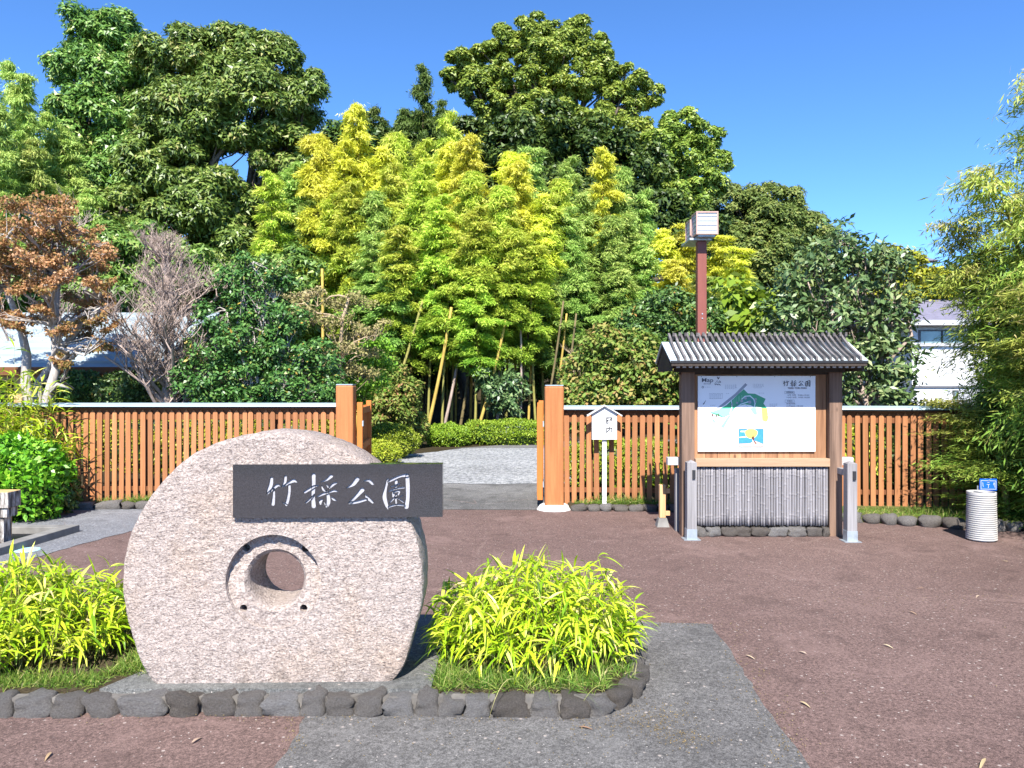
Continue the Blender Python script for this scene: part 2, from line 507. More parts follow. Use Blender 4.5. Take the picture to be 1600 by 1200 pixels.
M['leaf_holly'] = leaf_mat('glossy_leaves', [(0.0, (0.029, 0.072, 0.014)), (0.6, (0.088, 0.174, 0.036)), (0.93, (0.176, 0.246, 0.060)), (0.99, (0.35, 0.16, 0.04)), (1.0, (0.4, 0.25, 0.06))], 0.42, 0.12, 0.45)
M['leaf_magnolia'] = leaf_mat('magnolia_leaves', [(0.0, (0.048, 0.094, 0.034)), (0.6, (0.128, 0.203, 0.068)), (1.0, (0.352, 0.392, 0.176))], 0.42, 0.15, 0.5)
M['leaf_bright'] = leaf_mat('bright_leaves', [(0.0, (0.10, 0.20, 0.015)), (0.6, (0.22, 0.36, 0.03)), (1.0, (0.40, 0.50, 0.08))], 0.4, 0.3, 0.4)
M['leaf_maple'] = leaf_mat('maple_leaves', [(0.0, (0.13, 0.14, 0.035)), (0.3, (0.27, 0.18, 0.06)), (0.6, (0.42, 0.19, 0.085)), (1.0, (0.54, 0.32, 0.19))], 0.6, 0.3, 0.25)
M['leaf_dry'] = leaf_mat('dry_leaves', [(0.0, (0.16, 0.15, 0.05)), (0.5, (0.28, 0.24, 0.10)), (1.0, (0.40, 0.30, 0.18))], 0.7, 0.25, 0.2)
M['leaf_mixed'] = leaf_mat('mixed_leaves', [(0.0, (0.069, 0.138, 0.022)), (0.5, (0.184, 0.276, 0.044)), (0.8, (0.322, 0.276, 0.077)), (1.0, (0.414, 0.230, 0.099))], 0.55, 0.25, 0.3)
M['leaf_hedge'] = leaf_mat('hedge_leaves', [(0.0, (0.10, 0.18, 0.012)), (0.5, (0.22, 0.32, 0.02)), (1.0, (0.36, 0.44, 0.05))], 0.5, 0.2, 0.35)
M['leaf_hedge_yellow'] = leaf_mat('yellow_hedge_leaves', [(0.0, (0.16, 0.20, 0.012)), (0.5, (0.32, 0.35, 0.02)), (1.0, (0.46, 0.42, 0.06))], 0.5, 0.2, 0.35)
M['leaf_shrub'] = leaf_mat('shrub_leaves', [(0.0, (0.06, 0.16, 0.01)), (0.5, (0.16, 0.34, 0.015)), (1.0, (0.34, 0.50, 0.04))], 0.38, 0.25, 0.45)
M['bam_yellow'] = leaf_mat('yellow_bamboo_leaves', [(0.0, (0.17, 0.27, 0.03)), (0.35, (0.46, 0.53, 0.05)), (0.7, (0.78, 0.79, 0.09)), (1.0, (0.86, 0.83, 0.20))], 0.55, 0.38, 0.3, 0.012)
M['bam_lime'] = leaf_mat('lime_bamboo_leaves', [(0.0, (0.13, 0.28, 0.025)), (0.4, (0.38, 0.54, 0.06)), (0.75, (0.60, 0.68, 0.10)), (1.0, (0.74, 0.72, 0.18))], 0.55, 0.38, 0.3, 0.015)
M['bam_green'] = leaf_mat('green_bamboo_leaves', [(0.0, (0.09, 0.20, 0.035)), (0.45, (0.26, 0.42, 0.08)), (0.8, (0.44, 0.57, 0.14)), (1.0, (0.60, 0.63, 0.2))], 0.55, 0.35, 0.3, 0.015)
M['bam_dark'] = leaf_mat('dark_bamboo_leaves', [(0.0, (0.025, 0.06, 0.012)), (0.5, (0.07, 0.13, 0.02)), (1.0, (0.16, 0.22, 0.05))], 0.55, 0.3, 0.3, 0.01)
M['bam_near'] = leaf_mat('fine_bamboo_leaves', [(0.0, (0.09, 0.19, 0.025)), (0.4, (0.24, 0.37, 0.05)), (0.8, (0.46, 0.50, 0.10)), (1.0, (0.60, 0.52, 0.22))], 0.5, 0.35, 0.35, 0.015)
M['sasa'] = leaf_mat('bamboo_grass_leaves', [(0.0, (0.108, 0.231, 0.008)), (0.35, (0.281, 0.420, 0.012)), (0.75, (0.518, 0.588, 0.030)), (0.93, (0.670, 0.651, 0.140)), (1.0, (0.670, 0.525, 0.250))], 0.42, 0.3, 0.4, 0.005)
M['grass'] = leaf_mat('grass_blades', [(0.0, (0.05, 0.12, 0.01)), (0.55, (0.14, 0.24, 0.03)), (0.8, (0.30, 0.34, 0.07)), (1.0, (0.52, 0.44, 0.22))], 0.6, 0.3, 0.25)
M['dead_leaf'] = leaf_mat('fallen_leaves', [(0.0, (0.30, 0.20, 0.11)), (1.0, (0.60, 0.50, 0.36))], 0.7, 0.1, 0.2)

# ------------------------------------------------------------------ mesh helpers
def arrays_mesh(name, V, Fq, vals=None, smooth=False):
    """mesh from an (n,3) vertex array and an (m,k) face array, with a per-face value 'v'"""
    V = np.asarray(V, dtype=np.float32)
    Fq = np.asarray(Fq, dtype=np.int32)
    me = bpy.data.meshes.new(name)
    n, (m, k) = len(V), Fq.shape
    me.vertices.add(n)
    me.vertices.foreach_set('co', V.ravel())
    me.loops.add(m * k)
    me.loops.foreach_set('vertex_index', Fq.ravel())
    me.polygons.add(m)
    me.polygons.foreach_set('loop_start', np.arange(0, m * k, k, dtype=np.int32))
    me.polygons.foreach_set('loop_total', np.full(m, k, dtype=np.int32))
    if smooth:
        me.polygons.foreach_set('use_smooth', np.ones(m, dtype=bool))
    if vals is not None:
        a = me.attributes.new('v', 'FLOAT', 'FACE')
        a.data.foreach_set('value', np.asarray(vals, dtype=np.float32))
    me.update(calc_edges=True)
    return me

class MB:
    """collects boxes, tubes and sheets into one mesh (world coordinates)"""
    def __init__(s):
        s.v, s.f = [], []
    def add(s, vs, fs):
        o = len(s.v)
        s.v += [tuple(v) for v in vs]
        s.f += [tuple(i + o for i in f) for f in fs]
        return s
    def box(s, x0, x1, y0, y1, z0, z1):
        return s.add([(x0, y0, z0), (x1, y0, z0), (x1, y1, z0), (x0, y1, z0), (x0, y0, z1), (x1, y0, z1), (x1, y1, z1), (x0, y1, z1)],
                     [(0, 3, 2, 1), (4, 5, 6, 7), (0, 1, 5, 4), (1, 2, 6, 5), (2, 3, 7, 6), (3, 0, 4, 7)])
    def bar(s, a, b, w, h, up=(0, 0, 1)):
        a, b = Vector(a), Vector(b)
        d = (b - a).normalized()
        side = d.cross(Vector(up)).normalized() * (w / 2)
        u = side.cross(d).normalized() * (h / 2)
        vs = [a - side - u, a + side - u, a + side + u, a - side + u, b - side - u, b + side - u, b + side + u, b - side + u]
        return s.add(vs, [(0, 1, 2, 3), (4, 7, 6, 5), (0, 4, 5, 1), (1, 5, 6, 2), (2, 6, 7, 3), (3, 7, 4, 0)])
    def tube(s, pts, rad, n=8, caps=True):
        pts = [Vector(p) for p in pts]
        rings = []
        base = len(s.v)
        for i, p in enumerate(pts):
            d = (pts[min(i + 1, len(pts) - 1)] - pts[max(i - 1, 0)])
            d = d.normalized() if d.length > 1e-9 else Vector((0, 0, 1))
            ref = Vector((1, 0, 0)) if abs(d.x) < 0.8 else Vector((0, 1, 0))
            a = d.cross(ref).normalized()
            b = d.cross(a)
            r = rad[i] if hasattr(rad, '__len__') else rad
            for k in range(n):
                t = 2 * math.pi * k / n
                s.v.append(tuple(p + (a * math.cos(t) + b * math.sin(t)) * r))
        for i in range(len(pts) - 1):
            for k in range(n):
                k2 = (k + 1) % n
                s.f.append((base + i * n + k, base + i * n + k2, base + (i + 1) * n + k2, base + (i + 1) * n + k))
        if caps:
            s.f.append(tuple(base + k for k in reversed(range(n))))
            s.f.append(tuple(base + (len(pts) - 1) * n + k for k in range(n)))
        return s
    def lathe(s, prof, n=32, c=(0, 0)):
        base = len(s.v)
        for r, z in prof:
            for k in range(n):
                t = 2 * math.pi * k / n
                s.v.append((c[0] + r * math.cos(t), c[1] + r * math.sin(t), z))
        for i in range(len(prof) - 1):
            for k in range(n):
                k2 = (k + 1) % n
                s.f.append((base + i * n + k, base + i * n + k2, base + (i + 1) * n + k2, base + (i + 1) * n + k))
        return s
    def poly(s, pts):
        return s.add(pts, [tuple(range(len(pts)))])
    def prism(s, pts, d):
        """polygon pts (3D, planar) extruded by vector d"""
        n = len(pts)
        d = Vector(d)
        vs = [Vector(p) for p in pts] + [Vector(p) + d for p in pts]
        fs = [tuple(reversed(range(n))), tuple(range(n, 2 * n))]
        fs += [(i, (i + 1) % n, n + (i + 1) % n, n + i) for i in range(n)]
        return s.add(vs, fs)
    def mesh(s, name, origin=(0, 0, 0), smooth=False):
        me = bpy.data.meshes.new(name)
        o = Vector(origin)
        me.from_pydata([tuple(Vector(v) - o) for v in s.v], [], s.f)
        bm = bmesh.new()
        bm.from_mesh(me)
        bmesh.ops.recalc_face_normals(bm, faces=bm.faces)
        bm.to_mesh(me)
        bm.free()
        if smooth:
            for p in me.polygons:
                p.use_smooth = True
        me.update()
        return me

def link(name, data, mat=None, parent=None, loc=None, bevel=0, smooth_angle=None):
    o = bpy.data.objects.new(name, data)
    col.objects.link(o)
    if parent is not None:
        o.parent = parent
    if loc is not None:
        o.location = loc
    if mat is not None and data is not None:
        if not data.materials:
            data.materials.append(M[mat])
    if bevel:
        md = o.modifiers.new('bevel', 'BEVEL')
        md.width = bevel
        md.segments = 2
        md.limit_method = 'ANGLE'
    return o

def tag(o, label, cat, group=None):
    o['label'] = label
    o['category'] = cat
    if group:
        o['group'] = group
    return o

def thing(name, label, cat, loc, group=None, rotz=0):
    o = bpy.data.objects.new(name, None)
    o.empty_display_size = 0.1
    col.objects.link(o)
    o.location = loc
    o.rotation_euler = (0, 0, rotz)
    return tag(o, label, cat, group)

def part(name, mb, mat, parent, bevel=0, smooth=False):
    """mb holds world coordinates; the part is stored relative to its top thing"""
    top = parent
    off = Vector((0, 0, 0))
    while top is not None:
        off += Vector(top.location)
        top = top.parent
    return link(name, mb.mesh(name, off, smooth), mat, parent, bevel=bevel)

def struct(name, mb, mat, smooth=False):
    o = link(name, mb.mesh(name, (0, 0, 0), smooth), mat)
    o['kind'] = 'structure'
    return o

def copy_tree(o, parent=None):
    c = o.copy()
    col.objects.link(c)
    c.parent = parent
    for ch in list(o.children):
        copy_tree(ch, c)
    return c

def set_mat(o, mat):
    o.material_slots[0].link = 'OBJECT'
    o.material_slots[0].material = M[mat]

# ------------------------------------------------------------------ leaves
def unit(a):
    return a / np.maximum(np.linalg.norm(a, axis=1, keepdims=True), 1e-9)

def rnd_dirs(n, rng=RNG):
    return unit(rng.normal(size=(n, 3)))

def leaves(C, axis, nrm, L, W, fold=0.15):
    """rhombic leaves: base point C, axis direction, approximate normal, length, width"""
    axis = unit(axis)
    side = unit(np.cross(axis, nrm))
    up = np.cross(side, axis)
    L = np.asarray(L)[:, None]
    W = np.asarray(W)[:, None]
    mid = C + axis * L * 0.45
    n = len(C)
    V = np.empty((n, 4, 3))
    V[:, 0] = C
    V[:, 1] = mid + side * W * 0.5 + up * W * fold
    V[:, 2] = C + axis * L
    V[:, 3] = mid - side * W * 0.5 + up * W * fold
    Fq = np.arange(n * 4).reshape(n, 4)
    return V.reshape(-1, 3), Fq

def leaves_tri(C, axis, nrm, L, W):
    """far leaves: one triangle each"""
    axis = unit(axis)
    side = unit(np.cross(axis, nrm))
    L = np.asarray(L)[:, None]
    W = np.asarray(W)[:, None]
    n = len(C)
    V = np.empty((n, 3, 3))
    V[:, 0] = C + axis * L
    V[:, 1] = C + side * W * 0.62
    V[:, 2] = C - side * W * 0.62
    return V.reshape(-1, 3), np.arange(n * 3).reshape(n, 3)

def strips(C, axis, nrm, L, W, bend, seg=4, fold=0.12):
    """long leaves: bending strips with a folded midrib"""
    n = len(C)
    axis = unit(axis)
    side = unit(np.cross(axis, nrm))
    up = np.cross(side, axis)
    L = np.asarray(L)[:, None]
    W = np.asarray(W)[:, None]
    bend = np.asarray(bend)[:, None]
    ts = np.linspace(0, 1, seg + 1)
    wid = np.interp(ts, [0, 0.12, 0.35, 0.7, 1.0], [0.25, 0.75, 1.0, 0.62, 0.02])
    V = np.empty((n, seg + 1, 3, 3))
    p = C.copy()
    d = axis.copy()
    for i, t in enumerate(ts):
        w = W * wid[i] * 0.5
        V[:, i, 0] = p + side * w + up * w * fold * 2
        V[:, i, 1] = p
        V[:, i, 2] = p - side * w + up * w * fold * 2
        d2 = d.copy()
        d2[:, 2] -= (bend / seg)[:, 0]
        d = unit(d2)
        up = np.cross(side, d)
        p = p + d * L / seg
    idx = np.arange(n * (seg + 1) * 3).reshape(n, seg + 1, 3)
    fs = []
    for i in range(seg):
        for k in range(2):
            fs.append(np.stack([idx[:, i, k], idx[:, i, k + 1], idx[:, i + 1, k + 1], idx[:, i + 1, k]], axis=1))
    Fq = np.stack(fs, axis=1).reshape(-1, 4)
    return V.reshape(-1, 3), Fq, seg * 2

def clump_leaves(centers, radii, outward, per, size, aspect, rng, flat=0.75, droop=0.2, shell=0.45, rough=0.65, tri=False):
    """leaves spread through the outer half of many clumps"""
    n = len(centers)
    K = n * per
    ci = np.repeat(np.arange(n), per)
    d = rnd_dirs(K, rng) + outward[ci] * 0.45 + np.array([0, 0, 0.35])
    d = unit(d)
    rr = (shell + (1 - shell) * rng.random(K) ** 0.6) * radii[ci] * rng.uniform(0.75, 1.12, K)
    pos = centers[ci] + d * rr[:, None] * np.array([1, 1, flat])
    nrm = unit(d * 0.8 + rnd_dirs(K, rng) * rough + np.array([0, 0, 0.45]))
    ax = np.cross(nrm, rnd_dirs(K, rng))
    ax = unit(ax) + d * 0.25
    ax[:, 2] -= droop
    L = size * rng.uniform(0.7, 1.3, K)
    V, Fq = (leaves_tri if tri else leaves)(pos, ax, nrm, L, L * aspect)
    tone = np.repeat(rng.uniform(-0.16, 0.16, n), per)
    v = np.clip(rng.beta(2.2, 2.2, K) + tone, 0, 1)
    return V, Fq, v

def blob_clumps(blobs, clump_r, rng, density=1.0, inner=0.12):
    """clump centres over the upper and outer shells of ellipsoids (centre, radii)"""
    cs, rs, outs = [], [], []
    for c, r in blobs:
        c = np.array(c)
        r = np.array(r)
        area = 4 * math.pi * ((r[0] * r[1]) ** 1.6 / 3 + (r[0] * r[2]) ** 1.6 / 3 + (r[1] * r[2]) ** 1.6 / 3) ** (1 / 1.6)
        k = max(6, int(density * area / (clump_r ** 2 * 2.4)))
        d = rnd_dirs(k, rng)
        rad = np.where(rng.random(k) < inner, rng.uniform(0.3, 0.7, k), rng.uniform(0.74, 1.0, k))
        p = c + d * r * rad[:, None]
        cs.append(p)
        rs.append(clump_r * rng.uniform(0.7, 1.3, k))
        outs.append(d)
    return np.concatenate(cs), np.concatenate(rs), np.concatenate(outs)

def limb_path(a, b, rng, wob=0.08, n=6, sag=0.0):
    a, b = np.array(a, float), np.array(b, float)
    L = np.linalg.norm(b - a)
    t = np.linspace(0, 1, n)[:, None]
    p = a + (b - a) * t
    w = rng.normal(size=(n, 3)) * wob * L * np.sin(t * math.pi)
    p = p + w
    p[:, 2] += sag * L * np.sin(t[:, 0] * math.pi)
    return p

def make_tree(name, label, cat, base, blobs, leaf, mat, rng_seed, clump_r, per, trunk_r, bark_='bark', aspect=0.5,
              droop=0.2, density=1.0, group=None, flat=0.75, limbs=True, fork=0.45, lean=None, shell=0.45, twig_every=5, rough=0.65, tri=False):
    rng = np.random.default_rng(rng_seed)
    base = Vector(base)
    t = thing(name, label, cat, base, group)
    blobs = [((np.array(c) - np.array(base)), np.array(r)) for c, r in blobs]
    cs, rs, outs = blob_clumps(blobs, clump_r, rng, density)
    V, Fq, v = clump_leaves(cs, rs, outs, per, leaf, aspect, rng, flat, droop, shell, rough, tri)
    link('crown', arrays_mesh('crown', V, Fq, v), mat, t)
    if limbs:
        mb = MB()
        cen = np.mean([b[0] for b in blobs], axis=0)
        zf = cen[2] * fork
        top = np.array([cen[0] * 0.5, cen[1] * 0.5, zf])
        p = limb_path((0, 0, -0.15), top, rng, 0.03, 6)
        mb.tube(p, np.linspace(trunk_r * 1.25, trunk_r * 0.8, 6), 9)
        k = 0
        for c, r in blobs:
            e = c + np.array([0, 0, 0.15 * r[2]])
            p = limb_path(top, e, rng, 0.06, 7, 0.05)
            rr = trunk_r * 0.55
            mb.tube(p, np.linspace(rr, rr * 0.25, 7), 6)
            near = np.argsort(np.linalg.norm(cs - c, axis=1))[:max(4, len(cs) // max(1, len(blobs)))]
            for q in near[::twig_every]:
                p2 = limb_path(p[rng.integers(3, 7)], cs[q], rng, 0.07, 4, 0.04)
                mb.tube(p2, np.linspace(rr * 0.26, rr * 0.06, 4), 4, False)
        link('trunk', mb.mesh('trunk', (0, 0, 0), True), bark_, t)
    return t

def bpx(lst, D, sq=0.85):
    """pixel circles (px, py, r_px, depth offset) -> ellipsoids at depth D"""
    out = []
    for q in lst:
        px, py, r = q[:3]
        dd = q[3] if len(q) > 3 else 0.0
        c = P(px, py, D + dd)
        rr = r * (D + dd) / F
        out.append((tuple(c), (rr, rr, rr * sq)))
    return out

# ------------------------------------------------------------------ bamboo
def bamboo_protos(n, H=10.0, start=0.3, leaves_per=11000, spread=1.15, leaf=0.2, seed=0, nodes=34, width=0.18, arch=0.5, tri=True, rise_=(0.45, 0.95), droop_=(0.9, 1.6)):
    out = []
    for k in range(n):
        rng = np.random.default_rng(seed + k)
        az_ = rng.uniform(0, 2 * math.pi)
        bx, by = math.cos(az_) * arch, math.sin(az_) * arch
        ts = np.linspace(0, 1, 15)
        spine = np.stack([bx * ts ** 3, by * ts ** 3, H * ts - 0.35 * arch * ts ** 4], axis=1)
        mb = MB()
        rad = np.interp(ts, [0, 0.6, 1], [0.042, 0.03, 0.004])
        mb.tube([tuple(p) for p in spine], list(rad), 7)
        C, A, NR, Ls, T = [], [], [], [], []
        hs = np.linspace(start, 0.985, nodes)
        nb_total = 0
        for hi, h in enumerate(hs):
            p0 = np.array([np.interp(h, ts, spine[:, j]) for j in range(3)])
            rel = (h - start) / (1 - start)
            Lb = spread * (0.6 + 0.6 * min(1, rel * 3.0)) * (1.0 - 0.72 * max(0, rel - 0.2) / 0.8) * rng.uniform(0.6, 1.3)
            for b in range(rng.integers(2, 5)):
                a2 = rng.uniform(0, 2 * math.pi)
                Lk = Lb * rng.uniform(0.65, 1.15)
                m = 8
                s = np.linspace(0, 1, m)
                rise = rng.uniform(*rise_)
                dro = rng.uniform(*droop_)
                path = np.stack([p0[0] + math.cos(a2) * Lk * s, p0[1] + math.sin(a2) * Lk * s,
                                 p0[2] + Lk * (rise * s - dro * s ** 2.2)], axis=1)
                mb.tube([tuple(q) for q in path[::2]] + [tuple(path[-1])], [0.007, 0.006, 0.005, 0.004, 0.002], 3, False)
                cnt = int(leaves_per / (nodes * 3.5) * (0.45 + Lk))
                s2 = 0.22 + 0.78 * rng.random(cnt) ** 0.8
                pp = np.stack([np.interp(s2, s, path[:, j]) for j in range(3)], axis=1)
                off = rng.normal(size=(cnt, 3)) * np.array([0.11, 0.11, 0.045]) * (0.4 + 0.8 * s2[:, None]) * spread
                pp = pp + off
                out_d = np.array([math.cos(a2), math.sin(a2), 0.0])
                ax = out_d * 0.8 + rng.normal(size=(cnt, 3)) * 0.6 + np.array([0, 0, -0.65])
                C.append(pp)
                A.append(ax)
                NR.append(unit(rng.normal(size=(cnt, 3)) * 0.55 + np.array([0, 0, 1.0]) + out_d * 0.5))
                Ls.append(leaf * rng.uniform(0.6, 1.3, cnt))
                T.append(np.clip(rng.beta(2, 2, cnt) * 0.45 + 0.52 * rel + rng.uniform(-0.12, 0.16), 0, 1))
        C, A, NR, Ls, T = (np.concatenate(x) for x in (C, A, NR, Ls, T))
        V, Fq = (leaves_tri if tri else leaves)(C, A, NR, Ls, Ls * width)
        out.append((mb.mesh('culm', (0, 0, 0), True), arrays_mesh('foliage', V, Fq, T)))
    return out

def bamboo(proto, loc, scale, rotz, leafmat, culmmat, label, group, lean=(0, 0), name='bamboo'):
    t = thing(name, label, 'bamboo', loc, group, rotz)
    t.rotation_euler = (lean[0], lean[1], rotz)
    t.scale = scale
    cu = link('culm', proto[0], culmmat, t)
    lf = link('foliage', proto[1], leafmat, t)
    set_mat(cu, culmmat)
    set_mat(lf, leafmat)
    return t

# ------------------------------------------------------------------ rocks
def rock_mesh(seed, sub=3, rough=0.36, boxy=0.72):
    bm = bmesh.new()
    bmesh.ops.create_icosphere(bm, subdivisions=sub, radius=1.0)
    o = Vector((seed * 3.17, seed * 1.31, seed * 0.77))
    for v in bm.verts:
        p = v.co.copy()
        mx = max(abs(p.x), abs(p.y), abs(p.z))
        q = p.lerp(p / mx * 0.86, boxy)
        n1 = mnoise.noise(p * 1.1 + o)
        n2 = mnoise.noise(p * 2.7 + o)
        n3 = mnoise.noise(p * 6.0 + o)
        v.co = q * (1 + rough * n1 + rough * 0.45 * n2 + rough * 0.24 * n3)
    me = bpy.data.meshes.new('stone')
    bm.to_mesh(me)
    bm.free()
    for p in me.polygons:
        p.use_smooth = True
    me.materials.append(M['rock'])
    return me
ROCKS = [rock_mesh(i) for i in range(14)]
ROCKS_LO = [rock_mesh(40 + i, 2) for i in range(6)]

# ================================================================== THE SETTING
def ragged(pts, amp=0.012, step=0.09, seed=1):
    rr = random.Random(seed)
    out = []
    for i in range(len(pts)):
        a, b = Vector((*pts[i], 0)), Vector((*pts[(i + 1) % len(pts)], 0))
        n = max(1, int((b - a).length / step))
        if n > 120:
            n = 120
        for k in range(n):
            p = a.lerp(b, k / n)
            out.append((p.x + rr.uniform(-amp, amp), p.y + rr.uniform(-amp, amp)))
    return out

def sheet(name, pts, z, mat):
    return struct(name, MB().poly([(x, y, z) for x, y in pts]), mat)

def hill_z(x, y):
    t = min(1, max(0, (y - 31) / 36))
    h = 10.2 * t * t * (3 - 2 * t)
    return h + 0.35 * math.sin(x * 0.13 + y * 0.07) * t

def build_ground():
    # one sheet to the horizon, rising into a wooded hillside behind the garden
    xs = np.concatenate([np.linspace(-900, -70, 10), np.linspace(-60, 70, 40), np.linspace(80, 900, 10)])
    ys = np.concatenate([np.linspace(-200, 28, 8), np.linspace(30, 90, 31), np.linspace(110, 1200, 12)])
    V = [(x, y, hill_z(x, y) - (0.0 if y < 30 else 0.0)) for y in ys for x in xs]
    nx = len(xs)
    Fq = [(j * nx + i, j * nx + i + 1, (j + 1) * nx + i + 1, (j + 1) * nx + i) for j in range(len(ys) - 1) for i in range(nx - 1)]
    me = arrays_mesh('ground', V, Fq, smooth=True)
    o = link('ground', me, 'litter')
    o['kind'] = 'structure'
build_ground()

# forecourt: brown asphalt with grey patches
sheet('forecourt_asphalt', [(-14, -6), (14, -6), (14, 8.55), (4.9, 8.62), (3.2, 9.42), (1.2, 9.72), (0.25, 9.72), (-2.1, 9.80), (-14, 9.80)], 0.004, 'asphalt_brown')
sheet('grey_asphalt_patch', ragged([(-0.96, -3), (1.225, -3), (1.235, 3.2), (1.26, 3.9), (1.30, 4.6), (1.32, 5.10), (1.0, 5.13), (0.2, 5.17), (-0.5, 5.2), (-1.0, 5.2), (-0.985, 3.6)]), 0.008, 'asphalt_grey')
sheet('side_asphalt', ragged([(-14, 4.4), (-5.1, 4.6), (-4.85, 5.8), (-4.5, 6.6), (-4.36, 7.1), (-4.30, 7.6), (-4.12, 8.3), (-3.8, 9.0), (-3.3, 9.55), (-2.9, 9.77), (-14, 9.77)], 0.015, 0.12, 2), 0.0085, 'asphalt_blue')
sheet('gate_threshold', [(-2.3, 9.8), (0.6, 9.74), (0.72, 12.2), (0.2, 12.5), (-0.5, 12.35), (-1.3, 12.6), (-2.5, 12.5)], 0.0045, 'asphalt_dark')
sheet('gravel_path', ragged([(-2.7, 12.3), (1.2, 12.2), (3.2, 15), (6, 18.9), (2, 19.2), (-1.2, 19.0), (-2.4, 17.2), (-2.9, 15.5)], 0.06, 0.2, 3), 0.0105, 'gravel')
sheet('garden_path', [(-1.5, 19.0), (7, 18.8), (9, 22), (3, 22.0), (0.8, 21.0)], 0.006, 'asphalt_dark')
sheet('turf_strip', [(-9, 9.9), (-2.35, 9.9), (-2.35, 12.1), (-9, 12.1)], 0.02, 'soil')
# narrow planted verges at the foot of the fences, on a slightly raised bed
struct('verge', MB().box(-9.0, -2.28, 9.86, 10.35, 0.0, 0.07), 'soil')
struct('verge', MB().box(0.72, 3.1, 9.74, 10.2, 0.0, 0.07), 'soil')
struct('verge', MB().prism([(3.1, 9.2, 0), (4.35, 8.75, 0), (5.3, 8.5, 0), (9, 8.4, 0), (9, 10, 0), (3.1, 10, 0)], (0, 0, 0.06)), 'turf')

def kerb_stones(name, label, pts, sizes, protos, seed, h=0.10, depth=0.13, group=None, mat='rock', z=0.0):
    """a row of separate stones set along a polyline; each stone a part"""
    rng = random.Random(seed)
    t = thing(name, label, 'kerb', (pts[0][0], pts[0][1], z), group)
    off = Vector(t.location)
    P3 = [Vector((x, y, 0)) for x, y in pts]
    seg = [(P3[i + 1] - P3[i]).length for i in range(len(P3) - 1)]
    def at(s):
        i = 0
        while i < len(seg) - 1 and s > seg[i]:
            s -= seg[i]
            i += 1
        d = (P3[i + 1] - P3[i]).normalized()
        return P3[i] + d * s, d
    s = 0.0
    k = 0
    total = sum(seg)
    while s < total - 0.03:
        w = sizes[k % len(sizes)] * rng.uniform(0.94, 1.06)
        p, d = at(min(total, s + w / 2))
        o = link('stone', protos[rng.randrange(len(protos))], None, t)
        hh = h * rng.uniform(0.88, 1.12)
        o.location = Vector((p.x, p.y, z + hh * 0.42)) - off
        o.rotation_euler = (rng.uniform(-0.14, 0.14), rng.uniform(-0.12, 0.12), math.atan2(d.y, d.x) + rng.uniform(-0.1, 0.1))
        o.scale = (w * 0.54, depth * 0.55, hh * 0.68)
        if mat != 'rock':
            set_mat(o, mat)
        s += w
        k += 1
    return t, at, total

# front kerb of the two planting beds and the plinth
bx = [-60, -12, 28, 88, 135, 185, 255, 312, 360, 405, 460, 500, 545, 590, 635, 672, 712, 757, 812, 858, 905]
sizes = [(bx[i + 1] - bx[i]) * 3.74 / F for i in range(len(bx) - 1)]
kerb, _, _ = kerb_stones('stone_kerb', 'low kerb of rough dark grey stones edging the planting beds before the stone wheel',
                         [(-2.68, 3.735), (-1.2, 3.76), (0.33, 3.73)], sizes, ROCKS, 3, 0.088, 0.15)
off = Vector(kerb.location)
for i, (x, y, w, hh) in enumerate([(0.42, 3.73, 0.14, 0.085), (0.535, 3.83, 0.15, 0.088), (0.62, 3.97, 0.14, 0.085), (0.675, 4.14, 0.15, 0.085), (0.70, 4.34, 0.16, 0.10), (0.70, 4.5, 0.16, 0.10), (0.67, 4.66, 0.17, 0.10), (0.60, 4.8, 0.16, 0.1)]):
    o = link('stone', ROCKS[(i * 5 + 2) % 14], None, kerb)
    o.location = Vector((x, y, hh * 0.42)) - off
    o.rotation_euler = (0.1, 0.05, 0.5 + 0.28 * i)
    o.scale = (w * 0.53, 0.062, hh * 0.68)
part('mortar', MB().prism([(-2.8, 3.718, 0.0), (-1.2, 3.742, 0.0), (0.38, 3.712, 0.0), (0.45, 3.775, 0.0), (-2.8, 3.775, 0.0)], (0, 0, 0.078)), 'mortar', kerb)

# concrete plinth under the stone wheel and soil of the beds
struct('plinth', MB().prism([(-2.03, 3.78, 0.0), (-0.40, 3.78, 0.0), (-0.40, 5.0, 0.0), (-1.86, 5.0, 0.0), (-1.80, 4.35, 0.0)], (0, 0, 0.10)), 'pad')
struct('bed_soil', MB().prism([(-0.396, 3.80, 0.0), (0.42, 3.80, 0.0), (0.60, 4.02, 0.0), (0.65, 4.4, 0.0), (0.55, 4.8, 0.0), (0.3, 4.95, 0.0), (-0.396, 4.95, 0.0)], (0, 0, 0.085)), 'soil')
struct('bed_soil', MB().prism([(-4.2, 3.80, 0.0), (-2.035, 3.80, 0.0), (-1.805, 4.35, 0.0), (-1.87, 4.9, 0.0), (-2.4, 5.1, 0.0), (-4.2, 5.1, 0.0)], (0, 0, 0.085)), 'soil')

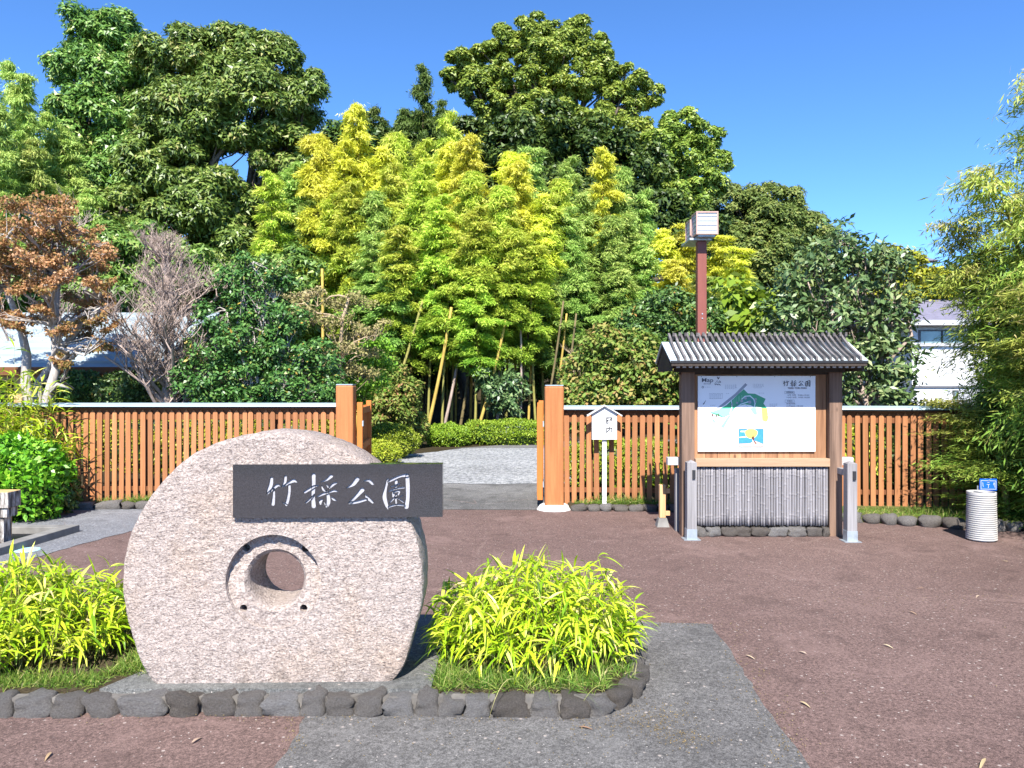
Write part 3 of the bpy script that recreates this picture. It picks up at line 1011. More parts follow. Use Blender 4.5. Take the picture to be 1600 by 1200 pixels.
# ================================================================== STONE WHEEL MONUMENT
def build_wheel():
    cx, cz, Rw, th = -1.205, 0.605, 0.752, 0.36
    cy = 3.86
    base = Vector((cx, cy + th / 2, 0.10))
    t = thing('millstone_monument', 'big pink granite millstone monument standing upright with a round hole', 'monument', base)
    nphi = 220
    def front_depth(r, ph):
        s = math.sin(ph + 0.10)
        f = min(1, max(0, (s + 0.75) / 1.5))
        return 0.022 + 0.030 * f * f * (3 - 2 * f)
    prof = [(0.140, 'hole')] + [(0.155 + 0.0105 * i, 'ring') for i in range(8)] + [(0.2345, 'ring'), (0.2375, 'face')] + \
           [(0.2375 + (Rw - 0.018 - 0.2375) * (i / 34), 'face') for i in range(1, 35)] + [(Rw - 0.006, 'edge'), (Rw, 'rim')]
    V = []
    def pt(r, ph, y):
        return (r * math.cos(ph), y, r * math.sin(ph))
    for r, k in prof:
        for j in range(nphi):
            ph = 2 * math.pi * j / nphi
            y = 0.0
            if k in ('ring', 'hole'):
                y = front_depth(r, ph)
                if k == 'hole':
                    y += 0.022
            elif k == 'edge':
                y = 0.006
            elif k == 'rim':
                y = 0.022
            V.append(pt(r, ph, y))
    rows = len(prof)
    # rim across the thickness, back edge, back face to the hole, then the bore
    extra = [(Rw, 0.10), (Rw + 0.004, 0.18), (Rw, th - 0.05), (Rw - 0.02, th - 0.008), (Rw - 0.05, th), (0.45, th), (0.15, th), (0.135, th - 0.02),
             (0.135, th * 0.66), (0.135, th * 0.4), (0.136, th * 0.22)]
    for r, y in extra:
        for j in range(nphi):
            V.append(pt(r, 2 * math.pi * j / nphi, y))
    rows += len(extra)
    out = []
    for (x, y, z) in V:
        p = Vector((x, y, z))
        r = math.hypot(x, z)
        n1 = mnoise.noise(p * 26 + Vector((3, 1, 7)))
        n2 = mnoise.noise(p * 55)
        n3 = mnoise.noise(p * 4.0)
        d = 0.0055 * n1 + 0.0045 * n2 + 0.006 * n3
        if r > Rw - 0.03:
            k = 1 + (0.010 * n3 + 0.006 * n1) / Rw
            x, z = x * k, z * k
        y2 = y + (d if y < th * 0.5 else -d)
        k = min(1, max(0, (-0.25 - z) / 0.3))
        x *= 1 + 0.075 * k * k * (3 - 2 * k)
        zz = z + cz
        if zz < 0.095:                 # dressed flat where it stands on the plinth
            zz = 0.095
        out.append((x, y2 - th / 2, zz - 0.10))
    Fq = []
    for i in range(rows):
        i2 = (i + 1) % rows
        for j in range(nphi):
            j2 = (j + 1) % nphi
            Fq.append((i * nphi + j, i2 * nphi + j, i2 * nphi + j2, i * nphi + j2))
    me = arrays_mesh('wheel', out, Fq, smooth=True)
    me.set_sharp_from_angle(angle=R(38))
    bm = bmesh.new()
    bm.from_mesh(me)
    bmesh.ops.recalc_face_normals(bm, faces=bm.faces)
    bm.to_mesh(me)
    bm.free()
    body = link('wheel', me, 'granite', t)
    t.rotation_euler = (0, 0, R(1.5))
    # four drilled holes in the sunk ring: dark lined sockets
    cut = MB()
    for (dx, dz) in ((-0.150, 0.162), (0.150, 0.158), (-0.154, -0.136), (0.146, -0.140)):
        cut.tube([(dx, -th / 2 - 0.05, cz - 0.10 + dz), (dx, -th / 2 + 0.11, cz - 0.10 + dz)], 0.019, 14)
    cme = cut.mesh('drill')
    cme.materials.append(M['granite'])
    apply_boolean(body, cme)
    return t, base

def apply_boolean(o, cutter_mesh, use_self=False):
    c = bpy.data.objects.new('cutter', cutter_mesh)
    col.objects.link(c)
    c.matrix_world = o.matrix_world.copy() if o.parent is None else Matrix()
    # evaluate both in local space
    tmp = bpy.data.objects.new('tmp_body', o.data)
    col.objects.link(tmp)
    md = tmp.modifiers.new('b', 'BOOLEAN')
    md.operation = 'DIFFERENCE'
    md.object = c
    md.solver = 'EXACT'
    md.use_self = use_self
    md.material_mode = 'TRANSFER'
    c.matrix_world = Matrix()
    dg = bpy.context.evaluated_depsgraph_get()
    dg.update()
    me = bpy.data.meshes.new_from_object(tmp.evaluated_get(dg))
    me.name = o.data.name
    if len(me.polygons) > 4:
        o.data = me
    bpy.data.objects.remove(tmp)
    bpy.data.objects.remove(c)

wheel, wheel_base = build_wheel()

# brush strokes of the park's name (x, y, width) measured in two enlargements of the plaque
CH_A = [  # bamboo
    [[(305, 265, 60), (292, 380, 78), (240, 530, 66), (222, 588, 26)], [(232, 560, 40), (330, 475, 50), (415, 405, 62), (470, 425, 14)],
     [(348, 480, 40), (346, 600, 52), (338, 700, 64), (330, 765, 74)], [(570, 238, 56), (558, 340, 58), (508, 432, 34)],
     [(515, 430, 36), (640, 355, 48), (725, 318, 74), (792, 352, 16)], [(642, 400, 48), (642, 520, 56), (615, 680, 62), (582, 775, 66)], [(585, 785, 46), (500, 722, 10)]],
    # pluck
    [[(1105, 208, 78), (1105, 400, 74), (1095, 600, 70), (1105, 808, 88)], [(935, 540, 50), (1040, 475, 56), (1130, 425, 46), (1212, 418, 12)],
     [(960, 742, 34), (1040, 672, 38), (1120, 578, 16)], [(1238, 345, 10), (1350, 305, 46), (1440, 232, 76)], [(1258, 415, 18), (1290, 490, 48), (1335, 525, 28)],
     [(1338, 378, 10), (1385, 440, 44), (1412, 466, 30)], [(1405, 466, 40), (1480, 392, 58), (1545, 362, 34)],
     [(1180, 628, 26), (1290, 575, 52), (1400, 545, 34), (1500, 515, 52), (1575, 540, 10)], [(1355, 520, 36), (1385, 620, 66), (1388, 740, 76), (1350, 820, 56)],
     [(1348, 818, 42), (1298, 715, 12)], [(1285, 668, 12), (1240, 715, 66), (1236, 768, 36)], [(1445, 640, 26), (1490, 680, 50), (1545, 708, 12)]]]
CH_B = [  # public
    [[(402, 290, 88), (320, 392, 72), (188, 465, 10)], [(522, 332, 12), (620, 318, 58), (690, 380, 54), (718, 398, 16)], [(497, 498, 88), (400, 605, 68), (272, 735, 52)],
     [(256, 752, 56), (400, 732, 58), (580, 682, 52)], [(552, 596, 26), (600, 652, 64), (696, 742, 46)]],
    # garden
    [[(990, 305, 56), (952, 450, 48), (922, 620, 78), (958, 780, 66), (992, 862, 34)], [(1000, 340, 46), (1100, 292, 56), (1230, 236, 50), (1362, 216, 72)],
     [(1362, 230, 74), (1372, 450, 78), (1370, 650, 72), (1345, 828, 90)], [(1005, 828, 36), (1150, 792, 42), (1310, 802, 36)], [(1150, 326, 56), (1145, 480, 42)],
     [(1048, 442, 22), (1222, 380, 26)], [(1006, 528, 26), (1150, 478, 38), (1302, 455, 38)], [(1088, 528, 36), (1098, 625, 52)], [(1095, 548, 26), (1200, 525, 46), (1188, 592, 34)],
     [(1152, 600, 36), (1080, 692, 32), (1012, 762, 16)], [(1140, 650, 36), (1152, 792, 32)], [(1160, 650, 22), (1288, 738, 32)], [(1292, 600, 16), (1215, 642, 18)]]]
# pixel position -> metres from the plaque's centre
def to_px(zx, zy, x0, y0=725):
    return x0 + zx / 12.31, y0 + zy / 12.31
CHARS = []
for chs, x0 in ((CH_A, 400), (CH_B, 525)):
    for ch in chs:
        CHARS.append([[(*to_px(x, y, x0), w / 12.31) for x, y, w in st] for st in ch])

def stroke_outline(st, n=7):
    """rounded outline polygon of one brush stroke (x, y, width)"""
    pts = [np.array(p, float) for p in st]
    if len(pts) == 2:
        pts.insert(1, (pts[0] + pts[1]) / 2)
    ext = [2 * pts[0] - pts[1]] + pts + [2 * pts[-1] - pts[-2]]
    path = []
    for i in range(1, len(ext) - 2):
        p0, p1, p2, p3 = ext[i - 1:i + 3]
        for t in np.linspace(0, 1, n, endpoint=False):
            path.append(0.5 * (2 * p1 + (p2 - p0) * t + (2 * p0 - 5 * p1 + 4 * p2 - p3) * t * t + (3 * p1 - p0 - 3 * p2 + p3) * t ** 3))
    path.append(ext[-2])
    path = np.array(path)
    path[:, 2] = np.maximum(path[:, 2], 0.6)
    d = np.gradient(path[:, :2], axis=0)
    d /= np.maximum(np.linalg.norm(d, axis=1, keepdims=True), 1e-9)
    nrm = np.stack([-d[:, 1], d[:, 0]], axis=1)
    left = path[:, :2] + nrm * path[:, 2:] * 0.5
    right = path[:, :2] - nrm * path[:, 2:] * 0.5
    def cap(c, dirv, nv, w):
        return [c + (dirv * math.sin(a) + nv * math.cos(a)) * w * 0.5 for a in np.linspace(0, math.pi, 7)[1:-1]]
    end = cap(path[-1, :2], d[-1], nrm[-1], path[-1, 2])
    st_ = cap(path[0, :2], -d[0], -nrm[0], path[0, 2])
    return np.array(list(left) + end + list(right[::-1]) + st_)

def build_plaque():
    D = 3.842                                    # front of the plaque
    x0, x1 = P(365, 0, D).x, P(691, 0, D).x
    z0, z1 = P(0, 808.5, D).z, P(0, 725.5, D).z
    base = Vector(((x0 + x1) / 2, D + 0.03, (z0 + z1) / 2))
    t = thing('name_plaque', 'polished black stone plaque with carved white characters fixed on the granite wheel', 'sign', base)
    t.rotation_euler = (0, 0, R(1.5))
    hw, hh = (x1 - x0) / 2, (z1 - z0) / 2
    mb = MB().box(-hw, hw, -0.03, 0.045, -hh, hh)
    me = mb.mesh('slab')
    me.materials.append(M['plaque'])
    slab = link('slab', me, 'plaque', t)
    s = D / F
    cpx, cpy = 528.0, 767.0
    cut = MB()
    for ci, ch in enumerate(CHARS):
        letter = MB()
        for si, st in enumerate(ch):
            poly = stroke_outline(st)
            pts = [((x - cpx) * s, 0.0, -(y - cpy) * s) for x, y in poly]
            cut.prism([(p[0], -0.05, p[2]) for p in pts], (0, 0.05 - 0.03 + 0.0095, 0))
            letter.poly([(p[0], -0.03 + 0.0080 - 0.0001 * si, p[2]) for p in pts])
        lm = letter.mesh('carved_character')
        link('carved_character', lm, 'carved', t)
    cme = cut.mesh('letters')
    cme.materials.append(M['carve_wall'])
    apply_boolean(slab, cme, True)
    return t
plaque = build_plaque()

# ================================================================== FENCES AND GATE
def picket_mesh(w=0.062, d=0.022, h=1.17):
    hw = w / 2
    pts = [(-hw, -d / 2, 0), (hw, -d / 2, 0), (hw, -d / 2, h - 0.045), (0, -d / 2, h), (-hw, -d / 2, h - 0.045)]
    me = MB().prism(pts, (0, d, 0)).mesh('picket')
    me.materials.append(M['picket'])
    return me
PICKET = picket_mesh()

def fence(label, a, b, pitch, zb, zcap, cap_ext=(0.0, 0.0), seed=1, end_posts=()):
    a, b = Vector((*a, 0)), Vector((*b, 0))
    rng = random.Random(seed)
    t = thing('picket_fence', label, 'fence', (a.x, a.y, zb))
    L = (b - a).length
    d = (b - a).normalized()
    ang = math.atan2(d.y, d.x)
    t.rotation_euler = (0, 0, ang)
    n = int(L / pitch)
    h0 = 1.17
    hz = zcap - 0.075 - zb
    for i in range(n + 1):
        o = link('picket', PICKET, None, t)
        o.location = (pitch * (i + 0.5) + rng.uniform(-0.004, 0.004), rng.uniform(-0.002, 0.002), -0.01)
        o.rotation_euler = (rng.uniform(-0.004, 0.004), rng.uniform(-0.007, 0.007), rng.uniform(-0.03, 0.03))
        o.scale = (rng.uniform(0.94, 1.05), 1, (hz + 0.012 + rng.uniform(-0.005, 0.005)) / h0)
    def loc(mb, name, mat, bevel=0):
        return link(name, mb.mesh(name), mat, t, bevel=bevel)
    H = zcap - zb
    # top board, rails and posts stand behind the pickets
    loc(MB().box(0, L, 0.014, 0.075, H - 0.20, H - 0.012), 'top_board', 'rail', 0.003)
    loc(MB().box(0, L, 0.014, 0.06, 0.14, 0.20), 'bottom_rail', 'rail', 0.003)
    k = 0.3
    while k < L:
        loc(MB().box(k, k + 0.09, 0.078, 0.17, -0.05, H - 0.014), 'post', 'rail', 0.004)
        k += 1.75
    cap = loc(MB().prism([(-cap_ext[0], -0.075, H - 0.008), (-cap_ext[0], -0.085, H - 0.028), (-cap_ext[0], -0.082, H - 0.028), (-cap_ext[0], -0.072, H - 0.012), (-cap_ext[0], 0.05, H + 0.012), (-cap_ext[0], 0.17, H - 0.012),
                          (-cap_ext[0], 0.175, H - 0.008), (-cap_ext[0], 0.05, H + 0.018)], (L + cap_ext[0] + cap_ext[1], 0, 0)), 'cap', 'cap_metal')
    x = 0.9
    while x < L:
        loc(MB().prism([(x, -0.079, H - 0.006), (x, 0.05, H + 0.021), (x, 0.05, H + 0.017), (x, -0.077, H - 0.010)], (0.012, 0, 0)), 'cap_seam', 'cap_metal')
        x += 1.8
    loc(MB().box(-cap_ext[0], L + cap_ext[1], -0.070, -0.052, H - 0.045, H - 0.015), 'fascia', 'black_iron')
    return t

fence('orange picket fence behind the stone wheel with pale blue metal cap', (-6.95, 10.05), (-2.27, 10.05), 0.0945, 0.06, 1.335, (0.1, 0.22), 1)
fence('orange picket fence behind the map shelter and white nameplate sign', (0.66, 9.93), (5.86, 9.62), 0.0965, 0.06, 1.305, (0.17, 0.05), 2)
# the dark corner post at the far end of the right fence, half buried in bamboo
tag(link('corner_post', MB().box(-0.085, 0.085, -0.085, 0.085, -0.02, 1.5).mesh('corner_post'), 'dark_wood', None, (5.98, 9.66, 0.0), 0.006), 'dark wooden fence end post half hidden in bamboo', 'post')

def gate_pillar(label, x, y, w, h):
    t = thing('gate_pillar', label, 'pillar', (x, y, 0))
    n = 28
    mb = MB()
    mb.box(x - w / 2, x + w / 2, y - w / 2, y + w / 2, 0.03, h)
    part('shaft', mb, 'pillar', t, 0.022)
    part('metal_cap', MB().box(x - w / 2 + 0.006, x + w / 2 - 0.006, y - w / 2 + 0.006, y + w / 2 - 0.006, h + 0.001, h + 0.014), 'steel', t)
    return t
gp1 = gate_pillar('square orange wooden gate pillar at the stone wheel side', -2.16, 10.0, 0.225, 1.585)
gp2 = gate_pillar('square orange wooden gate pillar rising from a white base', 0.535, 9.80, 0.24, 1.575)
for gpx, px_, py_ in ((gp1, -2.16, 10.0), (gp2, 0.535, 9.80)):
    b_ = MB()
    b_.lathe([(0.0, 0.075), (0.15, 0.073), (0.185, 0.055), (0.225, 0.0)], 20, (px_, py_))
    part('mortar_base', b_, 'white_base', gpx, smooth=True)

def gate_leaf(label, hinge, tip, w=0.04):
    """an open gate leaf swung inwards, seen almost edge on"""
    hinge, tip = Vector((*hinge, 0)), Vector((*tip, 0))
    d = (tip - hinge)
    L = d.length
    t = thing('gate_leaf', label, 'gate', (hinge.x, hinge.y, 0.10))
    t.rotation_euler = (0, 0, math.atan2(d.y, d.x))
    def lp(name, mb, mat='gate', bevel=0.003):
        return link(name, mb.mesh(name), mat, t, bevel=bevel)
    lp('stile', MB().box(0, 0.09, -0.035, 0.035, 0, 1.26))
    lp('stile', MB().box(L - 0.09, L, -0.035, 0.035, 0, 1.26))
    for z in (0.10, 0.62, 1.1):
        lp('rail', MB().box(0.093, L - 0.093, -0.022, 0.022, z, z + 0.09))
    n = 10
    for i in range(n):
        x = 0.14 + (L - 0.28) * i / (n - 1)
        lp('picket', MB().box(x - 0.025, x + 0.025, 0.024, 0.042, 0.03, 1.20))
    for z in (0.17, 0.95):
        lp('hinge', MB().box(-0.05, 0.03, -0.052, -0.0365, z, z + 0.07), 'steel', 0)
    return t
gate_leaf('open orange gate leaf hinged beside the pillar at the stone wheel', (-1.995, 10.06), (-2.10, 11.3))
gate_leaf('open orange gate leaf hinged beside the white based pillar', (0.362, 9.93), (0.425, 11.2))

# stones along the fence feet
kerb_stones('stone_kerb', 'low mortared stone kerb below the fence behind the stone wheel', [(-6.1, 9.74), (-5.2, 9.80), (-2.4, 9.82)], [0.22, 0.3, 0.26, 0.34, 0.2], ROCKS_LO, 5, 0.10, 0.16)
kerb_stones('stone_kerb', 'short row of grey kerb stones under the white nameplate sign', [(0.74, 9.70), (1.9, 9.66), (2.1, 9.58)], [0.19, 0.17, 0.15, 0.2], ROCKS_LO, 6, 0.085, 0.15)
kerb_stones('stone_kerb', 'curved row of dark round stones edging the grass by the bin', [(3.62, 9.05), (4.1, 8.86), (4.6, 8.62), (5.1, 8.4), (5.8, 8.3)], [0.24, 0.22, 0.19, 0.17, 0.2], ROCKS_LO, 8, 0.12, 0.17)
r1 = link('boulder', rock_mesh(71, 3, 0.35), 'rock', None, (3.52, 8.82, 0.05))
r1.scale = (0.155, 0.13, 0.105); r1.rotation_euler = (0.1, 0.2, 0.4); set_mat(r1, 'pale_rock')
tag(r1, 'pale cream boulder lying behind the grey shelter post', 'boulder')
r2 = link('boulder', rock_mesh(75, 3, 0.3), 'rock', None, (3.36, 8.72, 0.05))
r2.scale = (0.10, 0.11, 0.11)
tag(r2, 'small brown grey boulder beside the pale boulder', 'boulder')

# ================================================================== MAP SHELTER
def text_mesh(body, size, name='lettering', bold=0.0):
    cu = bpy.data.curves.new(name, 'FONT')
    cu.body = body
    cu.size = size
    cu.align_x = 'LEFT'
    cu.offset = bold
    o = bpy.data.objects.new('tmp_text', cu)
    col.objects.link(o)
    dg = bpy.context.evaluated_depsgraph_get()
    dg.update()
    me = bpy.data.meshes.new_from_object(o.evaluated_get(dg))
    bpy.data.objects.remove(o)
    me.name = name
    me.materials.clear()
    return me

def put_text(body, size, x, z, y, mat, parent, off, fit=None, bold=0.0, name='lettering'):
    """flat print on an upright face; x,z is the left end of the base line (world)"""
    me = text_mesh(body, size, name, bold)
    o = link(name, me, mat, parent)
    o.rotation_euler = (R(90), 0, 0)
    o.location = Vector((x, y, z)) - off
    if fit and len(me.vertices):
        xs = [v.co.x for v in me.vertices]
        w = max(xs) - min(xs)
        if w > 1e-6:
            o.scale = (fit / w, 1, 1)
    return o

def build_shelter():
    yP = 8.12
    xl, xr = P(1063, 0, yP).x, P(1312, 0, yP).x            # outer faces of the two posts
    t = thing('map_shelter', 'wooden notice shelter with ribbed roof and park map above a bamboo panel', 'notice board', ((xl + xr) / 2, yP, 0))
    off = Vector(t.location)
    pw = 0.135
    for x in (xl + pw / 2, xr - pw / 2):
        part('post', MB().box(x - pw / 2, x + pw / 2, yP - 0.07, yP + 0.065, 0, 1.86), 'oldwood', t, 0.006)
    ix0, ix1 = xl + pw, xr - pw
    # board planks behind the map
    n = 11
    pwid = (ix1 - ix0 - 0.012) / n
    for i in range(n):
        x = ix0 + 0.006 + i * pwid
        part('plank', MB().box(x + 0.0015, x + pwid - 0.0015, yP + 0.005, yP + 0.03, 0.78, 1.80), 'plank', t, 0.002)
    # lintel and plates under the roof
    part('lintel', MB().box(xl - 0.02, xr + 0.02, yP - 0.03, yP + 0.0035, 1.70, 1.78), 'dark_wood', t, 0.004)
    for x in (xl + pw / 2, xr - pw / 2):
        part('bracket', MB().box(x - 0.04, x + 0.04, yP - 0.38, yP + 0.40, 1.782, 1.825), 'dark_wood', t, 0.004)
    # front beam over the bamboo panel
    zb0, zb1 = P(0, 729, 8.04).z, P(0, 716.5, 8.04).z
    part('beam', MB().box(ix0 + 0.004, ix1 - 0.004, yP - 0.095, yP + 0.0035, zb0, zb1), 'beam', t, 0.004)
    # rear cross beam, its pale ends stick out past the posts
    zr0, zr1 = P(0, 726, 8.3).z, P(0, 714, 8.3).z
    part('cross_beam', MB().box(P(1042, 0, 8.28).x, P(1331, 0, 8.28).x, yP + 0.115, yP + 0.205, zr0, zr1), 'pale_wood', t, 0.004)
    # bamboo panel
    px0, px1 = ix0 + 0.005, ix1 - 0.005
    pitch = 0.0275
    ncane = int((px1 - px0) / pitch)
    rngc = random.Random(4)
    canes = []
    for k in range(7):
        mb = MB()
        zs, rs = [0.0], [0.0135]
        z = rngc.uniform(0.05, 0.2)
        while z < 0.60:
            for dz, r in ((-0.022, 0.0134), (-0.006, 0.0134), (-0.002, 0.0150), (0.002, 0.0150), (0.006, 0.0134), (0.022, 0.0134)):
                zs.append(z + dz); rs.append(r)
            z += rngc.uniform(0.14, 0.23)
        zs.append(0.628); rs.append(0.0135)
        mb.tube([(0, 0, q) for q in zs], rs, 9)
        canes.append(mb.mesh('cane', (0, 0, 0), True))
        canes[-1].materials.append(M['cane'])
    z0 = 0.115
    for i in range(ncane):
        o = link('cane', canes[rngc.randrange(7)], None, t)
        o.location = Vector((px0 + pitch * (i + 0.5) + rngc.uniform(-0.001, 0.001), yP - 0.05 + rngc.uniform(-0.003, 0.003), z0 + rngc.uniform(-0.008, 0.006))) - off
        o.rotation_euler = (0, rngc.uniform(-0.008, 0.008), rngc.uniform(0, 6))
        sc_ = rngc.uniform(0.9, 1.03)
        o.scale = (sc_, sc_, (zb0 - z0 - 0.006) / 0.628)
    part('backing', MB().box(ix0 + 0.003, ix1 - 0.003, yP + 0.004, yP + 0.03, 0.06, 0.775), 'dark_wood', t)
    # stones under the panel
    x = px0
    k = 0
    while x < px1 - 0.02:
        w = [0.115, 0.16, 0.15, 0.16, 0.185, 0.2, 0.2, 0.165, 0.12][k % 9]
        w = min(w, px1 - x)
        o = link('stone', ROCKS[(k * 3) % 14], None, t)
        o.location = Vector((x + w / 2, yP - 0.055, 0.05)) - off
        o.scale = (w * 0.55, 0.06, 0.056)
        o.rotation_euler = (0, rngc.uniform(-0.1, 0.1), rngc.uniform(-0.1, 0.1))
        x += w
        k += 1
    # ---- roof: metal sheet, battens crossing at the ridge, rafters
    xa, xb = 1.585, 3.567
    ye, yr, ye2 = yP - 0.435, yP + 0.02, yP + 0.38
    ze, zr = 1.835, 2.045
    part('roof_sheet', MB().prism([(xa, ye, ze), (xa, yr, zr), (xa, yr, zr - 0.014), (xa, ye, ze - 0.014)], (xb - xa, 0, 0)), 'roof_metal', t)
    part('drip_edge', MB().box(xa + 0.002, xb - 0.002, ye - 0.008, ye - 0.001, ze - 0.022, ze + 0.001), 'black_iron', t)
    part('roof_sheet', MB().prism([(xa, yr + 0.001, zr), (xa, ye2, ze), (xa, ye2, ze - 0.014), (xa, yr + 0.001, zr - 0.014)], (xb - xa, 0, 0)), 'roof_metal', t)
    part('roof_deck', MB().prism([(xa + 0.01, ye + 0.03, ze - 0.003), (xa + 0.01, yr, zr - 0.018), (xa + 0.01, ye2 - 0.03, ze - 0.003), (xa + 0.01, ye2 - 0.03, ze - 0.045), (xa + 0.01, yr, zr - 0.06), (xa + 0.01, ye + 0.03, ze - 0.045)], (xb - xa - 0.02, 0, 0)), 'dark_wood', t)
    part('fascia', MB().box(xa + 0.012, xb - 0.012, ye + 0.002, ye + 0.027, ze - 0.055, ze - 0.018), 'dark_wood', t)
    nb = 30
    bw, bh = 0.024, 0.040
    def batten(sgn):
        # slightly sagging batten from eave to just past the ridge
        prof = []
        for s in np.linspace(-0.035, 1.10, 7):
            y = (ye - yr) * (1 - s)
            z = ze + 0.004 + (zr - ze) * s + 0.028 * (s ** 2) - 0.012 * math.sin(max(0, min(1, s)) * math.pi)
            prof.append((y, z))
        lo = [(-bw / 2, y * sgn, z) for y, z in prof]
        hi = [(-bw / 2, y * sgn, z + bh) for y, z in reversed(prof)]
        me = MB().prism(lo + hi, (bw, 0, 0)).mesh('roof_batten')
        me.materials.append(M['batten'])
        return me
    bf, bb = batten(1), batten(-1)
    x0b, x1b = 1.672, 3.495
    for i in range(nb):
        x = x0b + (x1b - x0b) * i / (nb - 1)
        o = link('roof_batten', bf, None, t, bevel=0.003)
        o.location = Vector((x + rngc.uniform(-0.003, 0.003), yr, rngc.uniform(-0.003, 0.004))) - off
        o.rotation_euler = (0, 0, rngc.uniform(-0.012, 0.012))
        o = link('roof_batten', bb, None, t, bevel=0.003)
        o.location = Vector((x + 0.031 + rngc.uniform(-0.003, 0.003), yr, rngc.uniform(-0.003, 0.004))) - off
        r_ = link('rafter', MB().box(-0.019, 0.019, 0, 0.38, -0.011, 0.011).mesh('rafter'), 'dark_wood', t)
        r_.location = Vector((x, ye + 0.045, 1.772)) - off
        e_ = link('rafter_end', MB().box(-0.018, 0.018, -0.004, -0.001, -0.010, 0.010).mesh('rafter_end'), 'pale_wood', r_)
    part('eave_purlin', MB().box(xa + 0.10, xb - 0.10, ye + 0.30, ye + 0.34, 1.722, 1.760), 'dark_wood', t, 0.003)
    for sgn, x in ((1, xa + 0.015), (-1, xb - 0.037)):
        part('gable_board', MB().prism([(x, ye + 0.06, ze - 0.048), (x, yr, zr - 0.062), (x, ye2 - 0.06, ze - 0.048), (x, ye2 - 0.06, ze - 0.105), (x, ye + 0.06, ze - 0.105)], (0.022, 0, 0)), 'dark_wood', t)

    # ---- side barriers: a post in a steel shoe with a rail back to the shelter post
    for sgn, pxc, yb in ((-1, 1079.5, 7.90), (1, 1328.5, 7.80)):
        x = P(pxc, 0, yb).x
        h = 0.82
        w = 0.098
        mb = MB()
        mb.box(x - w / 2, x + w / 2, yb - w / 2, yb + w / 2, 0.10, h - 0.025)
        mb.add([(x - w / 2, yb - w / 2, h - 0.025), (x + w / 2, yb - w / 2, h - 0.025), (x + w / 2, yb + w / 2, h - 0.025), (x - w / 2, yb + w / 2, h - 0.025), (x, yb, h)], [(0, 1, 4), (1, 2, 4), (2, 3, 4), (3, 0, 4)])
        bp = part('barrier_post', mb, 'grey_wood', t)
        part('steel_shoe', MB().box(x - w / 2 - 0.004, x + w / 2 + 0.004, yb - w / 2 - 0.004, yb + w / 2 + 0.004, 0.012, 0.115), 'steel', bp)
        part('foot_plate', MB().box(x - 0.085, x + 0.085, yb - 0.075, yb + 0.075, 0.005, 0.011), 'steel', bp)
        part('barrier_rail', MB().box(x - 0.028, x + 0.028, yb + w / 2 + 0.002, yP + 0.10, 0.66, 0.725), 'grey_wood', t, 0.004)
        part('rail_tenon', MB().box(x + 0.002, x + 0.032, yb - w / 2 - 0.016, yb - w / 2 - 0.001, 0.63, 0.72), 'black_iron', bp)
        b2 = part('barrier_post', MB().box(x - 0.045 + sgn * 0.02, x + 0.035 + sgn * 0.02, yP + 0.21, yP + 0.29, 0.0, 0.68), 'grey_wood', t, 0.004)

    # ---- the map panel, print laid on as thin sheets
    yM = yP - 0.022
    mx0, mx1 = P(1090.5, 0, yM).x, P(1274, 0, yM).x
    mz0, mz1 = P(0, 705.5, yM).z, P(0, 587.5, yM).z
    part('map_panel', MB().box(mx0, mx1, yM, yM + 0.02, mz0, mz1), 'panel', t)
    # positions below were read in an enlargement: 1600 wide = 210 px from (1080,570)
    def m(zx, zy):
        p = P(1080 + zx * 210 / 1600, 570 + zy * 210 / 1600, yM)
        return p.x, p.z
    layer = [yM - 0.0006]
    def area(name, pts, mat, step=0.00012):
        layer[0] -= step
        part(name, MB().poly([(m(*p)[0], layer[0], m(*p)[1]) for p in pts]), mat, t)
    def line(name, pts, w, mat):
        layer[0] -= 0.00012
        mb = MB()
        for i in range(len(pts) - 1):
            a, b = np.array(pts[i], float), np.array(pts[i + 1], float)
            d = (b - a) / max(1e-6, np.linalg.norm(b - a))
            nn = np.array([-d[1], d[0]]) * w / 2
            e = d * w * 0.3
            q = [a - e + nn, b + e + nn, b + e - nn, a - e - nn]
            mb.poly([(m(*p)[0], layer[0] - 0.00002 * i, m(*p)[1]) for p in q])
        return part(name, mb, mat, t)
    area('map_road', [(645, 218), (668, 240), (560, 350), (470, 425), (400, 480), (345, 512), (290, 520), (330, 495), (400, 440), (520, 345)], 'map_grey')
    area('map_area', [(625, 290), (675, 340), (760, 345), (885, 405), (860, 462), (905, 520), (915, 600), (920, 640), (860, 560), (780, 510), (700, 480), (640, 470), (560, 490), (500, 540), (470, 590), (380, 630), (225, 570), (330, 530), (420, 480)], 'map_green')
    area('map_area', [(505, 545), (385, 757), (350, 740), (440, 610), (475, 590)], 'map_mint')
    area('map_area', [(225, 565), (360, 520), (505, 515), (470, 590), (380, 625), (330, 590)], 'map_mint')
    area('map_pond', [(600, 410), (660, 375), (720, 385), (760, 440), (745, 500), (700, 470), (640, 440), (560, 500), (520, 505), (560, 455)], 'map_teal')
    area('map_area', [(700, 520), (760, 500), (790, 545), (780, 600), (745, 590)], 'map_mint')
    area('map_area', [(835, 515), (905, 520), (918, 620), (910, 670), (880, 680), (845, 660)], 'map_lime')
    area('map_plaza', [(765, 500), (835, 510), (840, 590), (790, 590)], 'panel')
    area('map_area', [(245, 630), (275, 655), (292, 690), (265, 690)], 'map_mint')
    line('map_path', [(470, 590), (520, 520), (590, 470), (680, 440)], 12, 'map_pale')
    line('map_path', [(600, 410), (640, 375), (700, 370), (745, 410), (760, 460), (750, 505)], 12, 'map_pale')
    line('map_path', [(480, 430), (485, 500), (460, 580)], 10, 'map_pale')
    line('map_path', [(640, 470), (700, 520)], 10, 'map_pale')
    line('map_path', [(905, 600), (1020, 670), (925, 655)], 5, 'map_mint')
